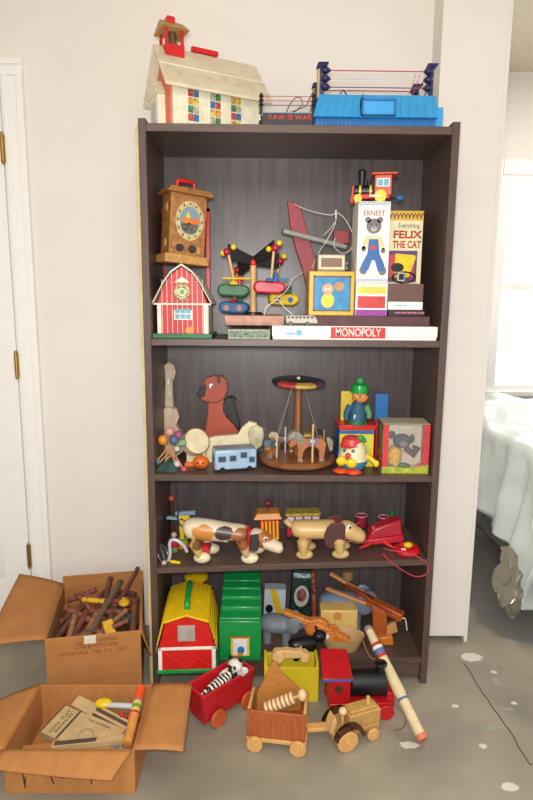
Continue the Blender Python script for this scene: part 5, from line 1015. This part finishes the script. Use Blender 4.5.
G().tube(smooth([(-.03, 0, .01), (-.01, 0, .016), (.03, 0, .018), (.055, 0, .02)], 4), [.01, .016, .019, .02, .02, .02, .021, .021, .021, .02, .018, .014, .008], 16, flat=.9).make('body', ZB, zb_); G().tube([(.048, 0, .024), (.065, 0, .038), (.078, 0, .048)], [.014, .011, .01], 12).make('neck', ZB, zb_); h = G().tube([(.07, 0, .05), (.084, 0, .048), (.1, 0, .038)], [.011, .011, .006], 12).make('head', ZB, zb_)
for xx, yy in ((-.02, -.01), (-.02, .01), (.045, -.01), (.045, .01)): G().tube([(xx, yy, .012), (xx-.022, yy*1.6, .0), (xx-.045, yy*1.8, -.008)], [.009, .006, .005], 10).make('leg', ZB, zb_); 
G().tube([(-.03, 0, .014), (-.05, 0, .01), (-.066, 0, .0)], [.004, .003, .006], 8).make('tail', BLK, zb_)
G().prism([(.05, .036), (.066, .05), (.074, .06), (.066, .062), (.048, .046)], -.003, .003).make('mane', BLK, zb_)
pd = thing('plush_panda', 'black and white plush animal sitting at the far end of the red wagon', 'plush toy', Mw @ Vector((L_-.045, wd/2-.004, .075)), 0, rot=(0, 0, ang-1.2))
WF = mat('white_fur', (226, 222, 212), .9, var=.08, scale=120); BF = mat('black_fur', (24, 22, 24), .9)
G().sph((0, 0, .02), .027, (.9, .8, 1.05)).make('body', BF, pd); h = G().sph((.002, -.006, .062), .022, (1.1, .9, .95)).make('head', WF, pd)
for s_ in (-1, 1): G().sph((s_*.018, -.002, .082), .008, (1, .6, 1), 10).make('ear', BF, h); G().sph((s_*.009, -.024, .066), .0055, (1, .5, 1.2), 8).make('eye_patch', BF, h)
G().sph((0, -.028, .056), .004, (1.3, .7, .8), 8).make('nose', BLK, h)
G().tube([(.02, -.008, .04), (.036, -.016, .052), (.042, -.018, .066)], [.01, .009, .011], 10).make('arm', WF, pd); G().tube([(-.02, -.008, .04), (-.032, -.02, .034), (-.036, -.026, .026)], [.01, .009, .011], 10).make('arm', WF, pd)
# wooden wagon
HW = mat('wagon_wood', (176, 92, 46), .45, stretch=(6, 1, 1), var=.1); LW = mat('wagon_light', (218, 166, 98), .45, stretch=(6, 1, 1), var=.06)
wl, wr2 = FL(257, 750), FL(301, 755); ang = math.atan2((wr2-wl).y, (wr2-wl).x); c_ = (wl+wr2)/2
ww_ = thing('wooden_wagon', 'brown wooden toy wagon with light wheels hitched behind the wooden tractor', 'toy wagon', (c_.x-.001, c_.y+.055, 0), ang); hl, hd, z0_, z1_ = .083, .052, .03, P(247, 714, c_.y).z
G().box(-hl-.002, hl+.003, -hd-.003, hd+.003, z0_-.004, z0_+.008).make('base_plank', LW, ww_, .002)
for b_ in ((-hl, hl, -hd, -hd+.008, z0_+.008, z1_), (-hl, hl, hd-.008, hd, z0_+.008, z1_)): G().box(*b_).make('side_board', HW, ww_, .0015)
for xa in (-hl, hl-.008): G().box(xa, xa+.008, -hd+.008, hd-.008, z0_+.008, z1_+.004).make('end_board', LW, ww_, .0015)
for xx in (-.06, .063):
    for s_ in (-1, 1):
        w_ = G().cyl((xx, s_*(hd+.004), .0235), (xx, s_*(hd+.014), .0235), .0235, n=26).make('wheel', LW, ww_, .002); G().cyl((xx, s_*(hd+.014), .0235), (xx, s_*(hd+.02), .0235), .005, n=10).make('axle_peg', PW, w_)
G(Matrix.Translation((hl, -.0, .045)) @ rz_(.25)).box(0, .075, -.013, .013, -.008, .004).make('drawbar', LW, ww_, .002)
# funnel-shaped board and disc caterpillar in the wagon
fn = thing('wooden_shovel', 'brown wedge shaped wooden scoop leaning inside the brown wagon', 'wooden scoop', XF[ww_.name] @ Vector((-.01, .015, z0_+.009)), ang)
YY = c_.y+.075; pts = px([(273, 662), (277, 664), (281, 673), (300, 690), (302, 712), (256, 712), (257, 694), (266, 676)], YY); g = G(); g.prism([(x, max(z, z0_+.012)) for x, z in pts], YY, YY+.012); g.make('scoop_board', mat('scoop_wood', (184, 122, 58), .45, stretch=(1, 1, 6), var=.08), fn, .004, world=True)
tc_ = thing('disc_caterpillar', 'row of pale wooden discs forming a caterpillar toy in the brown wagon', 'toy caterpillar', XF[ww_.name] @ Vector((0, -.012, z0_+.04)), ang)
PD = mat('pale_disc', (226, 194, 146), .5, var=.04); ya = c_.y+.035
pa, pb_ = P(267, 708, ya), P(292, 698, ya)
for k in range(7):
    t = k/6; p_ = pa.lerp(pb_, t); dr_ = (pb_-pa).normalized(); G().cyl(p_-dr_*.0045, p_+dr_*.0045, .017, n=22).make('disc', PD, tc_, .002, world=True)
G().cyl(pa, pb_, .004, n=8).make('axle', LW, tc_, world=True); G().sph(P(302, 695, ya), .016, (.8, 1, 1.1)).make('head_disc', PD, tc_, world=True); G().cyl(pb_, P(302, 695, ya), .004, n=8).make('neck', LW, tc_, world=True)
# wooden tractor
t1, t2 = FL(341, 748), FL(370, 739); ang = math.atan2((t2-t1).y, (t2-t1).x); TRW = mat('tractor_tan', (196, 152, 84), .45, stretch=(6, 1, 1), var=.08)
tt = thing('wooden_tractor', 'tan wooden toy tractor with dark brown fenders in front of the red engine', 'toy tractor', (t1.x, t1.y+.03, 0), ang); tt.scale = (.95, .95, .9); hw = .028; L_ = (t2-t1).length
G().box(-.035, L_+.028, -hw, hw, .03, .05).make('chassis', TRW, tt, .003); G().box(.02, L_+.032, -hw+.002, hw-.002, .05, .098).make('hood', TRW, tt, .004); G().box(.024, L_+.02, -hw+.008, hw-.008, .098, .108).make('hood_top', TRW, tt, .003)
for s_ in (-1, 1):
    w_ = G().cyl((0, s_*(hw+.012), .0345), (0, s_*(hw+.026), .0345), .0345, n=30).make('rear_wheel', LW, tt, .003); G().cyl((0, s_*(hw+.026), .0345), (0, s_*(hw+.036), .0345), .0055, n=10).make('hub_peg', PW, w_)
    w_ = G().cyl((L_, s_*(hw+.004), .021), (L_, s_*(hw+.014), .021), .021, n=26).make('front_wheel', LW, tt, .003); G().cyl((L_, s_*(hw+.014), .021), (L_, s_*(hw+.02), .021), .004, n=8).make('hub_peg', PW, w_)
    g = G(); n = 12; R0, R1 = .04, .05
    for k in range(n):
        a0, a1 = PI*(.95-.9*k/n), PI*(.95-.9*(k+1)/n)
        pts = [(R0*math.cos(a0), R0*math.sin(a0)+.034), (R1*math.cos(a0), R1*math.sin(a0)+.034), (R1*math.cos(a1), R1*math.sin(a1)+.034), (R0*math.cos(a1), R0*math.sin(a1)+.034)]
        y0, y1 = s_*(hw+.001), s_*(hw+.024); g.hexa([(pts[0][0]+.012, y0, pts[0][1]), (pts[3][0]+.012, y0, pts[3][1]), (pts[3][0]+.012, y1, pts[3][1]), (pts[0][0]+.012, y1, pts[0][1]), (pts[1][0]+.012, y0, pts[1][1]), (pts[2][0]+.012, y0, pts[2][1]), (pts[2][0]+.012, y1, pts[2][1]), (pts[1][0]+.012, y1, pts[1][1])])
    bmesh.ops.remove_doubles(g.b, verts=g.b.verts, dist=1e-5); g.make('fender', mat('fender_brown', (88, 44, 28), .4), tt)
G().prism([(-.045, .05), (-.03, .05), (-.02, .085), (-.026, .104), (-.034, .09)], -.02, .02).make('seat_back', OAK, tt, .003); G().cyl((.008, 0, .05), (.008, 0, .095), .0055, n=10).make('driver_peg', OAK, tt); G().sph((.008, 0, .102), .013).make('driver_head', PD, tt)
G().cyl((L_, 0, .1), (L_, 0, .13), .006, n=10).make('exhaust_peg', PW, tt)
# red engine
rYf = -.165; re = thing('toy_locomotive', 'large red wooden train engine with black boiler and flat red roof', 'toy train', (P(356, 720, rYf).x, rYf+.045, 0), math.radians(2)); ox = re.location.x
def X_(x, Y=rYf): return P(x-2, 700, Y).x-ox
zq = lambda y, Y=rYf: P(350, y, Y).z
TRD = mat('engine_red', (190, 26, 32), .4, var=.05)
G().box(X_(331), X_(394), -.045, .045, .028, .05).make('chassis', TRD, re, .003)
cab = G().box(X_(330), X_(352), -.042, .042, .05, zq(681)).make('cab', TRD, re, .003)
zt_ = zq(678); G().hexa([(X_(323), -.058, zt_), (X_(353), -.058, zt_-.003), (X_(353), .056, zt_+.024), (X_(325), .056, zt_+.027), (X_(323), -.058, zt_+.008), (X_(353), -.058, zt_+.005), (X_(353), .056, zt_+.032), (X_(325), .056, zt_+.035)]).make('roof', TRD, re, .002)
G().box(X_(323.5), X_(352.5), -.0605, -.0575, zt_-.0, zt_+.0065).make('roof_edge', mat('edge_blue', (70, 90, 160), .5), re); G().ell(X_(340), zq(690), .014, .014, -.0425, -.0415).make('cab_window', DKB, cab)
zb_c = zq(682, rYf+.045); G().cyl((X_(351, rYf+.045), 0, zb_c), (X_(386, rYf+.045), 0, zb_c), .04, n=32).make('boiler', BLK, re, .003)
G().cyl((X_(380, -.1), 0, zb_c+.03), (X_(380, -.1), 0, zb_c+.062), .013, n=20).make('smokestack', BLK, re); G().torus((X_(380, -.1), 0, zb_c+.062), .015, .005).make('stack_rim', BLK, re)
for xx in (X_(338), X_(362), X_(388)):
    for s_ in (-1, 1): G().cyl((xx, s_*.046, .024), (xx, s_*.056, .024), .024, n=24).make('wheel', TRD, re, .002)
G().box(X_(390), X_(398), -.03, .03, .022, .075).make('front_plate', TRD, re, .003); G().tube(smooth([(X_(397), -.02, .035), (X_(408), -.05, .006), (X_(402), -.09, .003), (X_(392), -.1, .003)]), .0012, 6).make('pull_string', mat('brown_cord', (110, 80, 66), .7), re)
# ------------------------------------------------------------------ cartons at the left
def carton(name, label, loc, rz, w, d, h, m, flaps, rise=0):
    t_ = .004; t = thing(name, label, 'cardboard box', loc, rz)
    for nm, b_ in (('front_wall', (0, w, 0, t_, 0, h)), ('back_wall', (0, w, d-t_, d, 0, h+rise)), ('side_wall', (0, t_, t_, d-t_, 0, h)), ('side_wall', (w-t_, w, t_, d-t_, 0, h)), ('bottom', (t_, w-t_, t_, d-t_, 0, t_))): G().box(*b_).make(nm, m, t, .001)
    for fl_ in flaps:                      # hinge a-b, outer edge c-d, bowed
        a, b, c, d_ = [Vector(v) for v in fl_[0]]; g = G(); bow = fl_[1]
        g.grid(lambda u, v: a.lerp(b, u).lerp(d_.lerp(c, u), v)+Vector((0, 0, bow*math.sin(PI*u)*v+fl_[2]*math.sin(PI*v))), 12, 6); g.make('flap', m, t, thick=.004, ang=80)
    return t
a1 = math.radians(10); w1, d1, h1 = .285, .355, .24
b1 = carton('cardboard_box', 'deep cardboard box of toy logs against the wall with red printing', (-.300, -.128, 0), a1, w1, d1, h1, CARD, [
    (((0, 0, h1), (0, d1, h1), (-.155, d1+.03, h1+.035), (-.17, -.01, h1+.0)), .004, .004),
    (((w1, .0, h1), (w1, .2, h1), (w1+.006, .15, h1-.15), (w1+.03, .03, h1-.11)), 0, 0)], .03)
PR = mat('red_print', (150, 66, 50), .8, var=.2)
for s_, x, z, wd_ in (('MR', .1, .215, .02), ('ENGINEERED', .175, .222, .08), ('LOG & KITCHEN', .15, .203, .13), ('ROCKVALE   MA. B.R.  USA', .14, .183, .2)): text(s_, 'lettering', PR, b1, .017, x, -.0006, z, wid=wd_)
G().box(.115, .15, -.001, 0, .212, .238).make('paper_label', mat('label_white', (222, 214, 196), .7), b1); G(Matrix.Translation((-.085, .21, h1+.012)) @ ry(-.07) @ rz_(-.25)).box(-.014, .014, -.026, .026, 0, .001).make('tape_patch', mat('tape', (226, 222, 212), .4), b1)
M1 = XF[b1.name]; LC = [mat('log_%d' % k, c, .6, stretch=(1, 1, 5), var=.12) for k, c in enumerate([(112, 62, 46), (134, 74, 56), (98, 58, 44), (150, 104, 66), (104, 82, 62)])]
# heap of logs: a packed under layer then the visible ones
def log(a, b, r, m, label, group=None):
    a, b = M1 @ Vector(a), M1 @ Vector(b); c = (a+b)/2; d = b-a; L = d.length/2; nt = min(.012, L*.3)
    o = G(d.to_track_quat('Z', 'Y').to_matrix().to_4x4()).lathe([(r*.9, -L), (r, -L+.002), (r, -L+nt), (r*.72, -L+nt+.001), (r*.72, -L+nt+.008), (r, -L+nt+.009), (r, L-nt-.009), (r*.72, L-nt-.008), (r*.72, L-nt-.001), (r, L-nt), (r, L-.002), (r*.9, L)], n=12)
    me = o.make('toy_log', m); me.location = c+(me.location); tag(me, label, 'toy log', group); return me
GL = 'notched wooden toy logs heaped in the deep cardboard box'
LB = 'dark brown notched toy log among the heap in the deep cardboard box'
rnd = random.Random(3)
for k in range(64):
    L = rnd.choice((.05, .09, .13)); an = rnd.uniform(0, PI); tl_ = rnd.uniform(-.35, .35); lay = k//12
    x = rnd.uniform(.055, w1-.055); y = rnd.uniform(.05, d1-.05); z = .1+lay*.026
    dx, dy, dz = math.cos(an)*L/2, math.sin(an)*L/2, math.sin(tl_)*L/2
    x = min(max(x, abs(dx)+.014), w1-abs(dx)-.014); y = min(max(y, abs(dy)+.014), d1-abs(dy)-.014)
    log((x-dx, y-dy, z-dz), (x+dx, y+dy, z+dz), .0088, LC[rnd.randrange(3)], LB, GL)
for aa, bb, r, m, lb in (((.03, .19, .235), (.17, .1, .2), .011, LC[1], 'long reddish brown toy log slanting across the left of the heap'), ((.07, .26, .245), (.2, .2, .222), .01, LC[1], 'reddish brown toy log lying across the back of the heap'),
    ((.12, .03, .215), (.21, .27, .275), .0105, LC[4], 'long grey-brown toy log standing diagonally highest over the heap'), ((.2, .2, .22), (.268, .335, .29), .008, LC[0], 'thin dark red log poking above the rear rim of the deep box'),
    ((.15, .25, .2), (.17, .335, .26), .01, LC[2], 'dark log leaning on the rear wall of the deep box'), ((.1, .02, .19), (.14, .13, .235), .011, LC[3], 'tan log with cut end in the front middle of the heap'),
    ((.05, .03, .17), (.1, .15, .225), .012, LC[0], 'thick dark log at the front left of the heap'), ((.13, .03, .2), (.235, .14, .235), .009, LC[3], 'slim tan log slanting to the right front of the heap'), ((.255, .05, .18), (.262, .19, .235), .012, LC[0], 'thick brown log against the right wall of the deep box')): log(aa, bb, r, m, lb)
for k, (x0_, y0_, z0_, x1_, y1_, z1_, c_) in enumerate(((.02, .06, .2, .09, .2, .235, 2), (.02, .3, .2, .12, .3, .235, 1), (.06, .02, .2, .07, .14, .232, 3), (.17, .02, .2, .19, .13, .238, 2), (.12, .17, .225, .22, .13, .235, 1), (.02, .14, .21, .11, .25, .23, 0), (.2, .3, .22, .26, .24, .235, 2))):
    log((x0_, y0_, z0_), (x1_, y1_, z1_), .0095, LC[c_], LB, GL)
YLG = mat('log_yellow', (218, 168, 30), .5)
log((.085, .22, .243), (.16, .2, .24), .009, YLG, 'yellow toy log resting near the back of the heap')
yb_ = thing('yellow_cap', 'round yellow knob lying among the toy logs', 'toy knob', M1 @ Vector((.225, .19, .225))); G().sph((0, 0, .01), .02, (1, 1, .6)).make('knob', YLG, yb_); G().cyl((0, 0, .02), (0, 0, .026), .008, n=14).make('knob_stem', YLG, yb_)
o = G(M1 @ Matrix.Translation((.185, .06, .222)) @ rx(.5) @ rz_(.3)).box(-.016, .016, -.028, .028, -.005, .005).make('toy_block', YLG, bev=.002); tag(o, 'flat yellow toy block near the front rim of the deep box', 'toy block')
o = G(M1 @ Matrix.Translation((.235, .12, .215)) @ rz_(.3)).box(-.016, .016, -.012, .012, -.009, .009).make('toy_block', mat('dark_green_block', (52, 74, 62), .5), bev=.002); tag(o, 'dark green toy block at the right of the log heap', 'toy block')
# low carton in front
w2, d2, h2 = .335, .255, .128; X2, Y2 = -.300, -.437
b2 = carton('cardboard_box', 'shallow open cardboard box with wide flaps in the left foreground', (X2, Y2, 0), 0, w2, d2, h2, mat('cardboard_light', (184, 124, 66), .85, var=.05, scale=12, stretch=(3, 1, 1)), [
    (((w2, 0, h2), (w2, d2, h2), (w2+.118, d2-.006, h2+.006), (w2+.125, .0, h2-.004)), 0, .004),
    (((0, d2, h2), (0, 0, h2), (-.13, -.0, h2-.02), (-.13, d2-.05, h2-.03)), 0, .004),
    (((0, 0, h2), (w2-.004, 0, h2), (w2-.04, -.072, h2-.022), (-.02, -.05, h2-.008)), -.004, .003)])
MK = mat('marker_ink', (50, 40, 40), .8)
def stroke(pts): G().tube([(x, -.0008, z) for x, z in pts], .0015, 5).make('marker_stroke', MK, b2)
stroke([(.045, .085), (.048, .06), (.052, .018)]); stroke([(.052, .018), (.054, .05)]); stroke([(.115, .085), (.12, .05), (.126, .03)]); stroke(smooth([(.135, .075), (.14, .052), (.152, .048), (.163, .055), (.165, .08)])); stroke(smooth([(.205, .075), (.216, .06), (.222, .045), (.223, .03)]))
def B2(x, y, z): return Vector((X2+x, Y2+y, z))
KR = mat('kraft_print', (196, 166, 118), .7, var=.06); KD = mat('kraft_dark', (84, 64, 54), .7)
def sleeve(label, loc, rot, w, d, h, stripes_, m=KR, cat='toy package'):
    t = thing('wooden_toy_package', label, cat, loc, 0, rot=rot); G().box(-w/2, w/2, -d/2, d/2, 0, h).make('carton', m, t, .001)
    for x0, x1, y0, y1 in stripes_: G().box(x0, x1, y0, y1, h, h+.0006).make('printed_stripe', KD, t)
    return t
o = sleeve('large kraft paper package printed with dark lettering in the shallow box', B2(.165, .125, .062), (.12, .03, -.42), .215, .1, .022, [(-.052, -.045, -.05, .05), (-.1075, -.1035, -.05, .05)])
text('LOGS  PLAY', 'lettering', KD, o, .014, 0, 0, 0, wid=.08, M=Matrix.Translation((-.079, .0, .0226)) @ rz_(PI/2) @ rx(-PI/2)); text('BUILDING SET', 'lettering', KD, o, .012, 0, 0, 0, wid=.07, M=Matrix.Translation((-.065, .0, .0226)) @ rz_(PI/2) @ rx(-PI/2)); text('THE ORIGINAL', 'lettering', KD, o, .01, 0, 0, 0, wid=.08, M=Matrix.Translation((.03, .035, .0226)) @ rx(-PI/2))
G().torus((.02, -.01, .0224), .02, .0006, n=24).make('drawn_circle', KD, o)
o = sleeve('narrow kraft package with a brown stripe lying along the front of shallow box', B2(.2, .065, .085), (0, -.05, .08), .19, .02, .016, [(-.09, .02, -.007, .0075)])
o = sleeve('kraft package with dark lettering edge at the front right of shallow box', B2(.215, .04, .055), (.25, 0, .02), .19, .05, .02, [(-.09, .085, -.025, -.018)]); text('REPLY', 'lettering', KD, o, .015, .02, -.0256, .011, wid=.06)
o = sleeve('kraft package with two dark stripes leaning at the back of shallow box', B2(.2, .19, .07), (.35, .06, -.5), .2, .035, .02, [(-.02, .098, -.016, -.008), (-.02, .098, .0, .01)])
o = sleeve('brown paper sleeve at the front left corner of shallow box', B2(.075, .06, .045), (.1, .05, .2), .11, .07, .02, [], m=CARD)
o = tag(G().cyl(B2(.21, .205, .098), B2(.31, .195, .1), .008, n=14).make('cardboard_tube', mat('pale_tube', (196, 206, 206), .4)), 'pale blue-white tube lying at the rear right of shallow box', 'tube')
o = tag(G().sph(B2(.2, .21, .1), .022, (1.2, .8, .55)).make('yellow_cap', YEL), 'small yellow cap at the back of shallow box', 'cap')
for k in range(5): tag(G().sph(B2(.262+.012*k, .17-.004*k, .093), .0075, n=10).make('bead', [RED, mat('bead_brown', (120, 70, 40), .5), RED, YLP, RED][k]), ['first red bead from the left in the bead row in the shallow box', 'brown bead in the bead row in the shallow box', 'middle red bead in the bead row in the shallow box', 'yellow bead in the bead row in the shallow box', 'red bead nearest the striped rod in the shallow box'][k], 'bead', 'beads lying in the shallow box')
rd = thing('painted_rod', 'orange and tan painted wooden rod with green and yellow bands', 'painted stick', B2(.3, .02, .1)); a, b = P(127, 744, Y2+.02), P(141, 688, Y2+.18); dv = b-a
for t0, t1, m_, nm in ((0, .5, mat('rod_tan', (206, 136, 66), .45), 'shaft'), (.5, .54, RDP, 'band'), (.54, .6, mat('rod_yellow', (214, 190, 90), .45), 'band'), (.6, .66, mat('rod_green', (110, 150, 60), .45), 'band'), (.66, .72, mat('rod_yellow', (214, 190, 90), .45), 'band'), (.72, .75, GRY, 'band'), (.75, 1, mat('rod_orange', (226, 78, 24), .4), 'shaft')): G().cyl(a+dv*t0, a+dv*t1, .0125, n=18).make(nm, m_, rd, world=True)
g = G(); c0 = B2(.29, .03, .095)
for k in range(14): g.tube([c0+Vector((random.uniform(-.02, .02), random.uniform(-.02, .01), random.uniform(-.005, .02))) for _ in range(4)], .0012, 5)
tag(g.make('string_tangle', mat('grey_string', (160, 150, 136), .7)), 'tangle of pale string in the front right corner of shallow box', 'string', kind='stuff')
# ------------------------------------------------------------------ light
w = bpy.data.worlds.new('world'); sc.world = w; w.use_nodes = True; w.node_tree.nodes['Background'].inputs[0].default_value = (.96, .95, .94, 1); w.node_tree.nodes['Background'].inputs[1].default_value = .62
def area(name, loc, tgt, size, power, col, sy=None):
    l = bpy.data.lights.new(name, 'AREA'); l.size = size; l.energy = power; l.color = col
    if sy: l.shape = 'RECTANGLE'; l.size_y = sy
    o = bpy.data.objects.new(name, l); C.objects.link(o); o.location = loc
    o.rotation_euler = (Vector(tgt)-Vector(loc)).to_track_quat('-Z', 'Y').to_euler(); return o
area('camera_flash', (.33, -1.8, 1.33), (.4, 0, .85), .12, 21, (1, .98, .95))
area('ceiling_fill', (.3, -1.5, 2.55), (.3, -.6, 0), 1.3, 22, (1, .93, .84))  # unseen overhead fill, added for the room's ambient light
area('window_light', (2.4, 1.82, 1.36), (2.2, .2, .9), 1.1, 11, (.9, .95, 1), 1.2)
area('far_room_fill', (2.2, .9, 2.5), (2.2, 1.0, 0), .8, 13, (1, .97, .93))  # added fill out of view, brightens the far wall and window frame
sc.view_settings.view_transform = 'Standard'; sc.view_settings.look = 'None'; sc.view_settings.exposure = .36; sc.view_settings.gamma = 1
